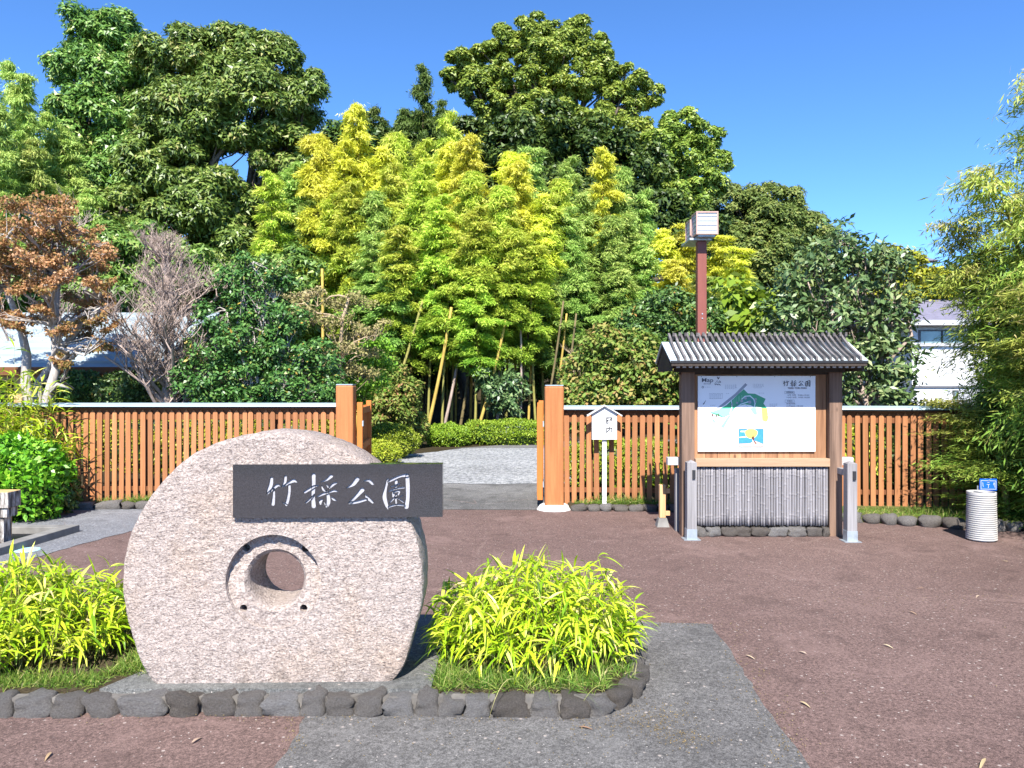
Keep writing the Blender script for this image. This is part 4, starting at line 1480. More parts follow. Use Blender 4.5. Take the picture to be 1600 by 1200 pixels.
    line('map_outline', [(200, 850), (280, 740), (365, 770), (285, 910), (200, 850)], 3, 'ink_grey')
    line('map_outline', [(1060, 625), (975, 755)], 3, 'ink_grey')
    for zx in (505, 520, 540, 560, 575, 600):
        line('map_stem', [(zx, 500 - (zx - 500) * 0.9), (zx + 2, 400 - (zx - 500) * 0.4)], 3, 'map_mint')
    for (zx, zy, r) in ((600, 430, 18), (645, 398, 16), (545, 452, 13), (695, 445, 20), (765, 410, 16), (765, 440, 12), (485, 470, 12)):
        area('map_tree', [(zx + r * math.cos(a), zy + r * math.sin(a)) for a in np.linspace(0, 2 * math.pi, 9)[:-1]], 'map_grey')
    for (zx, zy, w, h) in ((245, 585, 16, 30), (292, 592, 14, 28), (318, 580, 10, 34)):
        area('map_mark', [(zx, zy), (zx + w, zy), (zx + w, zy + h), (zx, zy + h)], 'map_brown')
    # compass needle
    area('map_needle', [(178, 415), (150, 470), (135, 472)], 'ink')
    # bamboo emblem beside the heading: thin leaves
    for a, b, w in (((275, 232), (312, 185), 4), ((312, 150), (322, 168), 12), ((322, 168), (332, 152), 10), ((310, 205), (350, 208), 7), ((335, 190), (350, 208), 7), ((285, 238), (300, 228), 9), ((305, 228), (318, 240), 9), ((325, 228), (345, 242), 9)):
        line('emblem_leaf', [a, b], w, 'ink_grey')
    # caption blocks: rows of fine grey print in light frames
    def caption(zx, zy, w, rows, h=14):
        for r in range(rows):
            xx = zx
            while xx < zx + w * (0.9 if r == rows - 1 else 1):
                l = 10 + (xx * 7 + r * 13) % 12
                area('map_caption', [(xx, zy + r * h), (xx + l, zy + r * h), (xx + l, zy + r * h + 3.5), (xx, zy + r * h + 3.5)], 'map_grey', 0.0)
                xx += l + 7
    caption(400, 240, 120, 4); line('caption_frame', [(530, 232), (530, 288)], 2, 'map_grey')
    caption(748, 230, 100, 4); line('caption_frame', [(736, 225), (736, 275)], 2, 'map_grey')
    caption(215, 340, 140, 5); line('caption_frame', [(370, 345), (370, 400), (215, 400)], 2, 'map_grey')
    caption(415, 340, 45, 1); caption(800, 335, 60, 1); caption(930, 465, 80, 3); caption(225, 480, 60, 1)
    caption(165, 264, 75, 1)
    area('map_symbol', [(137 + 14 * math.cos(a), 266 + 14 * math.sin(a)) for a in np.linspace(0, 2 * math.pi, 13)[:-1]], 'ink_grey')
    area('map_symbol', [(137 + 8 * math.cos(a), 266 + 8 * math.sin(a)) for a in np.linspace(0, 2 * math.pi, 13)[:-1]], 'panel')
    # headings
    yT = layer[0] - 0.0006
    def tx(body, zx, zy, size_z, fit_z, mat, bold=0.0):
        x, z = m(zx, zy)
        s = size_z * 210 / 1600 * yM / F
        put_text(body, s, x, z, yT, mat, t, off, fit_z * 210 / 1600 * yM / F if fit_z else None, bold)
    tx('Map', 120, 205, 68, 135, 'ink_grey', 0.0006)
    tx('案内図', 145, 233, 20, 84, 'map_grey')
    tx('TAKE TORI PARK', 1145, 287, 29, 232, 'ink_grey', 0.0003)
    tx('開園時間', 1128, 337, 22, 82, 'ink_grey')
    tx('4月-9月  9:00-17:00', 1140, 368, 20, 262, 'ink_grey')
    tx('10月-3月  9:00-16:00', 1128, 395, 20, 275, 'ink_grey')
    tx('休園日', 1138, 440, 22, 62, 'ink_grey')
    tx('毎週月曜', 1128, 470, 20, 105, 'ink_grey')
    tx('12月28日-1月4日', 1128, 498, 20, 190, 'ink_grey')
    for (a, b, c, d) in ((1112, 316, 1224, 344), (1115, 418, 1224, 447)):
        line('heading_frame', [(a, b), (c, b), (c, d), (a, d), (a, b)], 2.2, 'ink_grey')
    # the park's name in brush strokes
    s = 326 / 1600 * 210 / (640 - 414)
    for ch in CHARS:
        mb = MB()
        for si, st in enumerate(ch):
            pl = stroke_outline(st, 4)
            q = [P(1080 + 1090 * 210 / 1600 + (x - 414) * 326 * 210 / 1600 / 226, 570 + 186 * 210 / 1600 + (y - 741) * 0.178, yM) for x, y in pl]
            mb.poly([(p.x, yT - 0.0002 - 0.00005 * si, p.z) for p in q])
        part('brush_character', mb, 'ink', t)
    # small framed picture: pale round moon over blue with a plain dark shape
    pl = part('picture', MB().poly([(m(*p)[0], yT, m(*p)[1]) for p in ((565, 763), (858, 763), (858, 976), (565, 976))]), 'map_blue', t)
    layer[0] = yT - 0.0003
    area('picture_cloud', [(585, 785), (650, 785), (650, 800), (585, 800)], 'panel')
    area('picture_cloud', [(570, 858), (660, 850), (660, 862), (570, 868)], 'panel')
    area('picture_moon', [(712 + 76 * math.cos(a), 802 + (76 if math.sin(a) > 0 else 38) * math.sin(a)) for a in np.linspace(0, 2 * math.pi, 33)[:-1]], 'map_yellow')
    area('picture_shore', [(566, 940), (690, 935), (760, 905), (857, 945), (857, 975), (566, 975)], 'map_pink')
    area('picture_shape', [(735, 838), (752, 870), (748, 900), (778, 938), (762, 942), (728, 900), (714, 868)], 'map_brown')
    area('picture_shape', [(722, 885), (735, 900), (752, 938), (735, 930)], 'panel')
    line('picture_frame', [(565, 763), (858, 763), (858, 976), (565, 976), (565, 763)], 4, 'ink_grey')
    # screws
    for zx in (118, 540, 990, 1415):
        area('screw', [(zx + 4.5 * math.cos(a), 142 + 4.5 * math.sin(a)) for a in np.linspace(0, 2 * math.pi, 9)[:-1]], 'ink')
    return t
shelter = build_shelter()

# ================================================================== NAMEPLATE SIGN, STAKE, LAMP, BIN
def build_sign():
    y = 9.74
    xc = P(944.5, 0, y).x
    t = thing('nameplate_sign', 'white wooden house shaped sign on a thin white post before the fence', 'sign', (xc, y, 0.07))
    off = Vector(t.location)
    part('post', MB().box(xc - 0.027, xc + 0.027, y, y + 0.05, 0.02, 1.0), 'white_paint', t, 0.003)
    x0, x1 = P(924.5, 0, y).x, P(963.5, 0, y).x
    z0, z1, z2 = P(0, 686.5, y).z, P(0, 647, y).z, P(0, 634.5, y).z
    part('board', MB().prism([(x0, y - 0.03, z0), (x1, y - 0.03, z0), (x1, y - 0.03, z1), ((x0 + x1) / 2, y - 0.03, z2), (x0, y - 0.03, z1)], (0, 0.028, 0)), 'white_paint', t)
    xm = (x0 + x1) / 2
    e = 0.062
    for s in (-1, 1):
        xe = xm + s * ((x1 - x0) / 2 + e)
        part('roof_strip', MB().prism([(xm, y - 0.07, z2 + 0.002), (xe, y - 0.07, z1 - 0.028), (xe, y - 0.07, z1 - 0.012), (xm, y - 0.07, z2 + 0.018)], (0, 0.10, 0)), 'white_paint', t)
    for ch, py in (('園', 661), ('内', 676)):
        p = P(946.5, py, y - 0.031)
        put_text(ch, 0.088, p.x, p.z, y - 0.0315, 'ink', t, off, bold=0.0022, name='lettering')
build_sign()

def build_stake():
    p = G(1036, 824)
    y = p.y + 0.05
    x = p.x
    t = thing('stake', 'short square wooden stake with two stub rails on a concrete foot', 'post', (x, y, 0))
    part('foot', MB().add([(x - 0.07, y - 0.07, 0), (x + 0.07, y - 0.07, 0), (x + 0.07, y + 0.07, 0), (x - 0.07, y + 0.07, 0), (x - 0.045, y - 0.045, 0.10), (x + 0.045, y - 0.045, 0.10), (x + 0.045, y + 0.045, 0.10), (x - 0.045, y + 0.045, 0.10)],
                          [(0, 3, 2, 1), (4, 5, 6, 7), (0, 1, 5, 4), (1, 2, 6, 5), (2, 3, 7, 6), (3, 0, 4, 7)]), 'concrete', t)
    part('post', MB().box(x - 0.034, x + 0.034, y - 0.034, y + 0.034, 0.102, 0.47), 'post_fresh', t, 0.004)
    for z in (0.125, 0.375):
        part('stub_rail', MB().box(x + 0.036, x + 0.085, y - 0.02, y + 0.02, z, z + 0.05), 'post_fresh', t, 0.003)
build_stake()

def build_lamp():
    y = 9.15
    xc = P(1095.5, 0, y).x
    t = thing('lamp_post', 'tall red wooden lamp post with two white box lanterns behind the shelter', 'lamp post', (xc, y, 0))
    zt = P(0, 378, y).z
    part('pole', MB().box(xc - 0.054, xc + 0.054, y - 0.054, y + 0.054, 0, zt), 'red_pole', t, 0.006)
    part('arm', MB().box(xc - 0.16, xc + 0.10, y - 0.10, y + 0.34, zt + 0.002, zt + 0.028), 'steel', t, 0.003)
    for sgn, (l, r, tp, bt, yy) in ((1, (1088, 1122.5, 330, 366, y - 0.24)), (-1, (1078, 1106, 343, 374, y + 0.20))):
        x0, x1 = P(l, 0, yy).x, P(r, 0, yy).x
        z0, z1 = P(0, bt, yy).z, P(0, tp, yy).z
        d = 0.25
        lan = part('lantern', MB().box(x0 + 0.012, x1 - 0.012, yy + 0.012, yy + d - 0.012, z0 + 0.012, z1 - 0.008), 'lamp_pane', t)
        fr = MB()
        w = 0.016
        for xx in (x0, x1 - w):
            for y2 in (yy, yy + d - w):
                fr.box(xx, xx + w, y2, y2 + w, z0 + w + 0.001, z1 - w - 0.001)
        for z in (z0, z1 - w):
            for y2 in (yy, yy + d - w):
                fr.box(x0, x1, y2, y2 + w, z, z + w)
            for xx in (x0, x1 - w):
                fr.box(xx, xx + w, yy + w + 0.001, yy + d - w - 0.001, z, z + w)
        part('frame', fr, 'lamp_frame', lan)
        for k in range(1, 5):
            zz = z0 + (z1 - z0) * k / 5
            part('louvre', MB().box(x0 + w + 0.002, x1 - w - 0.002, yy + 0.006, yy + 0.011, zz - 0.003, zz + 0.003), 'map_grey', lan)
            part('louvre', MB().box(x0 + 0.006, x0 + 0.011, yy + w + 0.002, yy + d - w - 0.002, zz - 0.003, zz + 0.003), 'map_grey', lan)
        part('underside', MB().box(x0 + 0.03, x1 - 0.03, yy + 0.03, yy + d - 0.03, z0 - 0.02, z0 + 0.011), 'steel', lan)
    for z in (P(0, 491, y).z, P(0, 498, y).z):
        part('bolt', MB().tube([(xc, y - 0.062, z), (xc, y - 0.055, z)], 0.008, 8), 'steel', t)
build_lamp()

def build_bin():
    p = G(1534, 849)
    y = p.y + 0.14
    x = (1533.5 - 800) * (y) / F
    r = 0.134
    h = 0.50
    t = thing('litter_bin', 'round cream litter bin with ribbed sides and a small blue sign behind', 'bin', (x, y, 0.006))
    prof = [(0.0, 0.012), (r * 0.96, 0.012)]
    nr = 22
    for i in range(nr):
        z0 = 0.012 + (h - 0.03) * i / nr
        dz = (h - 0.03) / nr
        rr = r * (1.05 - 0.07 * i / nr)
        prof += [(rr - 0.010, z0), (rr - 0.010, z0 + dz * 0.3), (rr + 0.002, z0 + dz * 0.5), (rr + 0.002, z0 + dz * 0.8)]
    prof += [(r, h - 0.018), (r * 1.0, h), (r * 0.90, h)]
    prof += [(r * 0.89, h - 0.02), (r * 0.88, 0.2)]
    part('barrel', MB().lathe(prof, 40, (x, y)), 'bin', t, smooth=False)
    part('inner_lid', MB().lathe([(r * 0.885, h - 0.06), (0.001, h - 0.05)], 32, (x, y)), 'bin_dark', t)
    part('divider', MB().box(x - 0.012, x + 0.012, y - r * 0.87, y + r * 0.87, h - 0.055, h - 0.004), 'bin', t)
    # sign
    ys = y + 0.16
    sp = part('sign_stem', MB().box(x + 0.055, x + 0.065, ys, ys + 0.01, 0.0, 0.54), 'steel', t)
    x0, x1 = P(1530, 0, ys).x, P(1556.5, 0, ys).x
    z0, z1 = P(0, 766, ys).z, P(0, 748, ys).z
    sg = part('sign_plate', MB().box(x0, x1, ys - 0.012, ys - 0.002, z0, z1), 'blue_sign', t)
    def L(pts, w=0.0035):
        mb = MB()
        for (a, b) in zip(pts[:-1], pts[1:]):
            A = Vector((x0 + (x1 - x0) * a[0], ys - 0.0135, z0 + (z1 - z0) * a[1]))
            B = Vector((x0 + (x1 - x0) * b[0], ys - 0.0135, z0 + (z1 - z0) * b[1]))
            mb.bar(A, B, w, 0.001, (0, 1, 0))
        part('marking', mb, 'white_paint', sg)
    L([(0.06, 0.12), (0.06, 0.86), (0.94, 0.82), (0.94, 0.10), (0.06, 0.12)])
    L([(0.16, 0.70), (0.18, 0.36), (0.22, 0.32)])
    L([(0.43, 0.70), (0.55, 0.70)]); L([(0.40, 0.52), (0.58, 0.52)]); L([(0.50, 0.52), (0.50, 0.26), (0.47, 0.22)])
    L([(0.82, 0.68), (0.80, 0.45)]); L([(0.86, 0.68), (0.87, 0.26)])
build_bin()

# ================================================================== LEFT EDGE: STONE BLOCK, KERB, COVER
def build_block():
    y0 = 7.42
    xr = -4.87
    t = thing('stone_block', 'stacked beige stone block with overhanging top slab inside a concrete kerb', 'block', (xr - 0.5, y0 + 0.3, 0.0))
    for nm, xe, ya, yb, za, zb, mt in (('top_slab', xr, y0, y0 + 0.20, 0.40, 0.555, 0), ('middle_slab', xr - 0.025, y0 + 0.02, y0 + 0.19, 0.305, 0.398, 0), ('base', xr - 0.07, y0 + 0.04, y0 + 0.17, 0.0, 0.303, 0)):
        a = part(nm, MB().box(xr - 1.2, xe, ya, yb, za, zb), 'beige_stone', t, 0.006)
        part('stained_face', MB().box(xe - 0.10, xe + 0.006, ya - 0.006, yb - 0.02, za + 0.003, zb - 0.004), 'stained_stone', a)
build_block()
kb = thing('kerb_frame', 'low weathered concrete kerb frame around the beige stone block', 'kerb', (-5.4, 7.2, 0))
part('kerb_bar', MB().prism([(-4.80, 6.2, 0), (-4.66, 8.28, 0), (-4.80, 8.28, 0), (-4.94, 6.2, 0)], (0, 0, 0.085)), 'concrete', kb, 0.006)
part('kerb_bar', MB().prism([(-7.2, 8.14, 0), (-4.81, 8.14, 0), (-4.805, 8.285, 0), (-7.2, 8.285, 0)], (0, 0, 0.083)), 'concrete', kb, 0.006)
part('fill', MB().prism([(-7.2, 6.2, 0), (-4.93, 6.2, 0), (-4.81, 8.13, 0), (-7.2, 8.13, 0)], (0, 0, 0.012)), 'black_iron', kb)
cv = G(43, 861)
tag(link('access_cover', MB().lathe([(0.0, 0.016), (0.105, 0.016), (0.112, 0.010)], 28).mesh('access_cover'), 'cover', None, (cv.x, cv.y, 0.0)), 'small round pale cyan cover set in the grey asphalt', 'cover')

# ================================================================== BUILDINGS BEHIND
def build_pavilion():
    t = thing('garden_house', 'low dark garden house with pale blue metal roof behind the maple', 'building', (-11, 15, 0))
    x0, x1 = -18.0, -6.55
    ye, yt = 14.0, 17.2
    ze, zt = 1.86, 3.15
    part('wall', MB().box(x0 + 0.4, x1 - 0.9, 15.2, 15.4, 0, 2.0), 'dark_wood', t)
    part('roof', MB().prism([(x0, ye, ze), (x1, ye, ze), (x1, yt, zt), (x0, yt, zt)], (0, 0, 0.05)), 'blue_roof', t)
    n = 9
    for i in range(n):
        s = (i + 0.5) / n
        y, z = ye + (yt - ye) * s, ze + (zt - ze) * s
        part('roof_seam', MB().box(x0, x1 + 0.004, y, y + 0.035, z + 0.052, z + 0.095), 'blue_roof', t)
    part('fascia', MB().box(x0, x1, ye - 0.03, ye - 0.002, ze - 0.10, ze + 0.05), 'rail', t)
    for x in (-7.4, -9.2, -11.2, -13.0):
        part('post', MB().box(x - 0.08, x + 0.08, 14.3, 14.45, 0, 1.84), 'post_fresh', t, 0.01)
    part('beam', MB().box(x0 + 0.3, x1 - 0.4, 14.32, 14.43, 1.66, 1.78), 'beam', t)
build_pavilion()

def build_house():
    D = 24.0
    t = thing('white_house', 'white two storey house with slate tiled hip roof beyond the fence', 'house', (15, D + 3, 0))
    xl = P(1425, 0, D).x
    xr = xl + 7
    zeave = P(0, 503, D).z
    part('wall', MB().box(xl, xr, D, D + 6, 0, zeave), 'plaster', t)
    part('ground_floor_band', MB().box(xl - 0.02, xr, D - 0.012, D - 0.002, 0.0, P(0, 610, D).z), 'plaster_grey', t)
    part('band', MB().box(xl - 0.03, xr, D - 0.05, D - 0.013, P(0, 606, D).z, P(0, 603, D).z), 'window_frame', t)
    part('band', MB().box(xl - 0.03, xr, D - 0.10, D - 0.003, P(0, 541, D).z, P(0, 536, D).z), 'plaster_grey', t)
    # hip roof
    e = 0.5
    zr = P(0, 452, D + 3).z
    a, b, c, d = (xl - e, D - e, zeave), (xr + e, D - e, zeave), (xr + e, D + 6 + e, zeave), (xl - e, D + 6 + e, zeave)
    r0, r1 = (xl + 2.6, D + 3, zr), (xr - 2.6, D + 3, zr)
    roof = part('roof', MB().add([a, b, c, d, r0, r1], [(0, 1, 5, 4), (1, 2, 5), (2, 3, 4, 5), (3, 0, 4), (3, 2, 1, 0)]), 'tile', t)
    n = 15
    for i in range(n):
        s = i / n
        q = lambda p, r: Vector(p).lerp(Vector(r), s)
        p0, p1 = q(a, r0), q(b, r1)
        part('tile_course', MB().prism([p0 + Vector((0, -0.02, 0.005)), p1 + Vector((0, -0.02, 0.005)), p1 + Vector((0, 0.14, 0.085)), p0 + Vector((0, 0.14, 0.085))], (0, 0, 0.035)), 'tile', roof)
    part('fascia', MB().box(xl - e, xr + e, D - e - 0.03, D - e - 0.002, zeave - 0.14, zeave + 0.02), 'plaster_grey', t)
    # windows
    for (u0, u1, v0, v1) in ((1437, 1468, 518, 536), (1472, 1502, 518, 536), (1490, 1493, 612, 640)):
        x0, x1, z0, z1 = P(u0, 0, D).x, P(u1, 0, D).x, P(0, v1, D).z, P(0, v0, D).z
        w = part('window', MB().box(x0 - 0.05, x1 + 0.05, D - 0.06, D - 0.02, z0 - 0.05, z1 + 0.05), 'window_frame', t)
        part('pane', MB().box(x0, x1, D - 0.068, D - 0.062, z0, z1), 'glass', w)
    part('garage_shutter', MB().box(P(1433, 0, D).x, P(1488, 0, D).x, D - 0.04, D - 0.014, 0, P(0, 617, D).z), 'plaster', t)
build_house()

def build_far_house():
    D = 66.0
    p0, p1 = P(1385, 438, D), P(1449, 398, D)
    zb = p0.z - 3
    t = thing('hillside_house', 'far white house with dark roof high on the wooded hillside', 'house', ((p0.x + p1.x) / 2, D + 3, hill_z(p0.x, D)))
    zt = p1.z - 0.6
    part('wall', MB().box(p0.x, p1.x, D, D + 6, zb, zt), 'plaster', t)
    e = 0.7
    zr = zt + 1.4
    xm = (p0.x + p1.x) / 2
    part('roof', MB().add([(p0.x - e, D - e, zt), (p1.x + e, D - e, zt), (p1.x + e, D + 6 + e, zt), (p0.x - e, D + 6 + e, zt), (xm - 0.8, D + 3, zr), (xm + 0.8, D + 3, zr)],
                          [(0, 1, 5, 4), (1, 2, 5), (2, 3, 4, 5), (3, 0, 4), (3, 2, 1, 0)]), 'tile', t)
    part('window_band', MB().box(p0.x + 0.2, p1.x - 0.15, D - 0.06, D - 0.01, P(0, 426, D).z, P(0, 415, D).z), 'plaster_grey', t)
    for u0, u1 in ((1412, 1417), (1424, 1436), (1438, 1447)):
        w = part('window', MB().box(P(u0, 0, D).x, P(u1, 0, D).x, D - 0.12, D - 0.065, P(0, 425, D).z, P(0, 418, D).z), 'white_paint', t)
        xm2 = (P(u0, 0, D).x + P(u1, 0, D).x) / 2
        part('pane', MB().box(P(u0, 0, D).x + 0.05, xm2 - 0.02, D - 0.135, D - 0.125, P(0, 424.4, D).z, P(0, 418.6, D).z), 'glass', w)
    part('balcony', MB().box(p0.x + 0.3, p1.x + 0.1, D - 0.5, D - 0.13, P(0, 438, D).z, P(0, 427.5, D).z), 'plaster', t)
build_far_house()

# ================================================================== TREES
# --- tall evergreens on the left
make_tree('evergreen_tree', 'tall dense evergreen tree with the highest crown behind the bare twig tree', 'tree', (-16.2, 31, 0),
          bpx([(165, 58, 50), (125, 105, 38), (195, 120, 62, -0.6), (150, 190, 60, -1), (225, 215, 58, -1), (110, 235, 48), (180, 285, 60, -1.2), (60, 300, 55, -0.5), (240, 320, 55, -1.2)], 31),
          0.19, 'leaf_evergreen', 21, 0.56, 380, 0.32, droop=0.55, aspect=0.40, density=1.3, tri=True, rough=0.55)
make_tree('evergreen_tree', 'broad round evergreen tree with drooping leaves beside the yellow bamboo', 'tree', (-11.0, 29, 0),
          bpx([(335, 85, 56), (415, 105, 56), (275, 90, 48), (375, 165, 78, -1), (295, 190, 66, -1), (445, 165, 44), (255, 265, 62, -1.5), (335, 320, 64, -1.5), (440, 245, 46, -0.5), (270, 370, 60, -2), (365, 400, 52, -1.8), (190, 330, 50, -2), (480, 140, 28)], 29),
          0.185, 'leaf_evergreen', 22, 0.54, 380, 0.34, droop=0.55, aspect=0.40, density=1.25, tri=True, rough=0.55)
make_tree('evergreen_tree', 'lower spreading evergreen between the maple and the drooping evergreen', 'tree', (-10.6, 23, 0),
          bpx([(160, 395, 46), (225, 400, 46), (290, 425, 48), (110, 420, 40), (60, 430, 45), (200, 450, 50), (330, 460, 45), (20, 430, 40), (260, 480, 46), (140, 480, 46), (380, 440, 40), (450, 430, 40), (440, 490, 45)], 23),
          0.17, 'leaf_evergreen', 27, 0.46, 240, 0.2, droop=0.5, aspect=0.40, density=1.1, tri=True)
# --- camphor trees on the hill
make_tree('camphor_tree', 'big camphor tree with lobed rounded crown above the bamboo grove', 'tree', (1.8, 37, hill_z(2, 37)),
          bpx([(835, 50, 30), (800, 60, 26), (768, 95, 30), (785, 130, 27), (890, 55, 33), (925, 82, 28), (938, 115, 25), (860, 90, 34, -1), (905, 125, 32, -1), (850, 140, 32, -1), (820, 110, 28, -1), (722, 105, 26), (745, 138, 26), (705, 128, 16), (768, 165, 25), (985, 128, 28), (1010, 150, 20), (958, 165, 27), (995, 182, 23), (930, 190, 32, -1), (880, 185, 33, -1), (830, 180, 32, -1), (1000, 212, 20)], 37),
          0.155, 'leaf_camphor', 23, 0.36, 330, 0.5, density=0.82, aspect=0.55, fork=0.72, flat=0.7, shell=0.65, rough=0.45, tri=True)
make_tree('camphor_tree', 'smaller camphor tree with narrow crown right of the big camphor', 'tree', (8.2, 36, hill_z(8, 36)),
          bpx([(1065, 195, 28), (1040, 215, 25), (1098, 212, 25), (1080, 240, 27, -0.6), (1115, 255, 20), (1050, 260, 27), (1095, 285, 27), (1030, 285, 25), (1070, 310, 30, -0.6), (1010, 300, 22), (1118, 290, 17)], 36),
          0.155, 'leaf_camphor', 24, 0.36, 330, 0.3, density=0.82, aspect=0.55, fork=0.7, flat=0.7, shell=0.65, rough=0.45, tri=True)
make_tree('evergreen_tree', 'dark evergreen tree filling the slope below the big camphor', 'tree', (4.2, 34, hill_z(4, 34)),
          bpx([(850, 225, 62), (925, 250, 62), (795, 235, 50), (985, 265, 52), (960, 320, 56), (890, 310, 62), (1030, 350, 52), (1090, 370, 45)], 34),
          0.21, 'leaf_dark', 25, 0.56, 260, 0.4, density=1.2, tri=True)
make_tree('evergreen_tree', 'dome shaped olive green tree on the hill behind the lamp post', 'tree', (14.5, 43, hill_z(14, 43)),
          bpx([(1200, 350, 66), (1150, 335, 50), (1250, 372, 48), (1275, 405, 40), (1190, 405, 66, -1), (1240, 440, 58, -1), (1135, 400, 48, -1), (1170, 470, 60, -1.5)], 43),
          0.17, 'leaf_olive', 26, 0.52, 260, 0.4, density=1.2, aspect=0.5, shell=0.6, rough=0.45, tri=True)
# dark trees deep in the grove, closing the view under the canopy
for k, (px, py, r, D, mt, lab) in enumerate((
        (560, 238, 50, 33, 'leaf_dark', 'dark tree top showing between the evergreen and the yellow bamboo'),
        (655, 215, 42, 35, 'leaf_dark', 'narrow dark tree rising behind the tallest yellow bamboo'),
        (722, 232, 44, 34, 'leaf_dark', 'dark green tree left below the big camphor crown'),
        (480, 290, 70, 32, 'leaf_dark', 'dark tree in the shadow behind the drooping evergreen'))):
    make_tree('evergreen_tree', lab, 'tree', ((px - 800) * D / F, D, hill_z(0, D)), bpx([(px, py, r), (px - r * 0.6, py + r * 0.9, r * 0.95), (px + r * 0.5, py + r * 1.0, r * 0.95), (px, py + r * 1.9, r)], D),
              0.21, mt, 60 + k, 0.56, 230, 0.2, density=1.15, tri=True)
# far-off wood on the hillside behind everything: one mass
def far_wood():
    rng = np.random.default_rng(5)
    cs = []
    for x in np.arange(-46, 60, 2.3):
        for y in (39, 45, 52):
            if 20 < x and y < 45:
                continue
            zb = hill_z(x, y)
            hgt = 4.6 if x > 12 else 6.5
            cs.append((x + rng.uniform(-1, 1), y + rng.uniform(-1.5, 1.5), zb + rng.uniform(0.35, 1.0) * hgt))
            cs.append((x + rng.uniform(-1, 1), y + rng.uniform(-1.5, 1.5), zb + rng.uniform(0.0, 0.4) * hgt))
    cs = np.array(cs)
    V, Fq, v = clump_leaves(cs, np.full(len(cs), 1.7), np.tile(np.array([0, -1.0, 0.3]), (len(cs), 1)), 260, 0.4, 0.6, rng, 0.8, 0.3, 0.4, 0.6, True)
    o = link('hillside_wood', arrays_mesh('hillside_wood', V, Fq, v), 'leaf_dark')
    o['kind'] = 'stuff'
    o['label'] = 'dark mass of woodland covering the hillside behind the grove'
    o['category'] = 'woodland'
far_wood()

# ================================================================== BAMBOO GROVE
PB = bamboo_protos(6, H=10.0, start=0.36, leaves_per=46000, spread=0.80, leaf=0.155, seed=100, nodes=31, width=0.21)
PL = bamboo_protos(4, H=10.0, start=0.12, leaves_per=42000, spread=0.80, leaf=0.155, seed=300, nodes=33, width=0.21, rise_=(0.4, 0.85), droop_=(0.7, 1.3))   # leafy to the foot
rb = random.Random(9)
WHERE = ((200, 'behind the red brown maple'), (515, 'behind the glossy holly tree'), (600, 'behind the pale dry tree'), (690, 'behind the round clipped bushes'), (770, 'behind the gap between bush and hedge'),
         (850, 'behind the long gate hedge'), (960, 'behind the white based gate pillar'), (1060, 'behind the tall mixed shrub'), (9999, 'behind the red lamp pole'))
def grove(lst, protos, leafmat, culmmat, label, group):
    for (px, top, pb, D) in lst:
        H = (EYE + (600 - top) * D / F) - hill_z(0, D)
        xb = (pb - 800) * D / F
        xt = (px - 800) * D / F
        lean = math.atan2(xt - xb, H)
        bamboo(protos[rb.randrange(len(protos))], (xb, D, hill_z(xb, D)), (0.95 + 0.1 * rb.random(), 0.95 + 0.1 * rb.random(), H / 10.0), 0, leafmat, culmmat, label + ' ' + next(w for lim, w in WHERE if pb < lim), group, (rb.uniform(-0.03, 0.0), lean))
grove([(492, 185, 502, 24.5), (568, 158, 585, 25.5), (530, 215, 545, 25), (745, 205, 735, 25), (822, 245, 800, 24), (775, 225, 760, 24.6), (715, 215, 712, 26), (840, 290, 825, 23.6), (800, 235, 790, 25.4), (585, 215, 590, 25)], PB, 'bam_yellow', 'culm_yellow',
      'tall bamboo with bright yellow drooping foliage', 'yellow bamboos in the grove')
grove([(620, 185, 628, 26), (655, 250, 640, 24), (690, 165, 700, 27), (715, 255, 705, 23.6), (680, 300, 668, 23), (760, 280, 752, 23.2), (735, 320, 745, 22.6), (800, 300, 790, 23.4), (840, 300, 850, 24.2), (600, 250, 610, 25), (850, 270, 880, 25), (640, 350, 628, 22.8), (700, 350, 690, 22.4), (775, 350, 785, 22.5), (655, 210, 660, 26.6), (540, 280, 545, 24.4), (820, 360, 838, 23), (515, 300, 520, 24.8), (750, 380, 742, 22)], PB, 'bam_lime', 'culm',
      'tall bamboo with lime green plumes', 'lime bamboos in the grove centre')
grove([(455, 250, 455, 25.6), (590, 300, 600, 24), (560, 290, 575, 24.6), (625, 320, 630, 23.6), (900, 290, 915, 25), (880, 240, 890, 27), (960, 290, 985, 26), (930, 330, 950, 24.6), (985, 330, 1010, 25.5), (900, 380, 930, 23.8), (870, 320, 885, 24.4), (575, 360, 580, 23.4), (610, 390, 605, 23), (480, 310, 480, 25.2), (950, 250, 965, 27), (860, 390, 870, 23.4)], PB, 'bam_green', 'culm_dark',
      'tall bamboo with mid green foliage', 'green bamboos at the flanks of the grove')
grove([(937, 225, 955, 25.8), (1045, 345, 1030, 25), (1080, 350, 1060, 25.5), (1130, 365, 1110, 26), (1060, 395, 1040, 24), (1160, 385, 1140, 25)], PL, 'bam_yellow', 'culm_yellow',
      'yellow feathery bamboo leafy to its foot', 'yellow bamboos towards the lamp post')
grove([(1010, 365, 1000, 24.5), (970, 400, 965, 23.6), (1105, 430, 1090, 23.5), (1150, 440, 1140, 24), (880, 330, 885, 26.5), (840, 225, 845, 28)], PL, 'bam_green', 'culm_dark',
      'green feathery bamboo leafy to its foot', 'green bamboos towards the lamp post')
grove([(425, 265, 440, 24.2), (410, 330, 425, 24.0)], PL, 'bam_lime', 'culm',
      'thin lime bamboo with tiered branches', 'lime bamboos beside the evergreen')
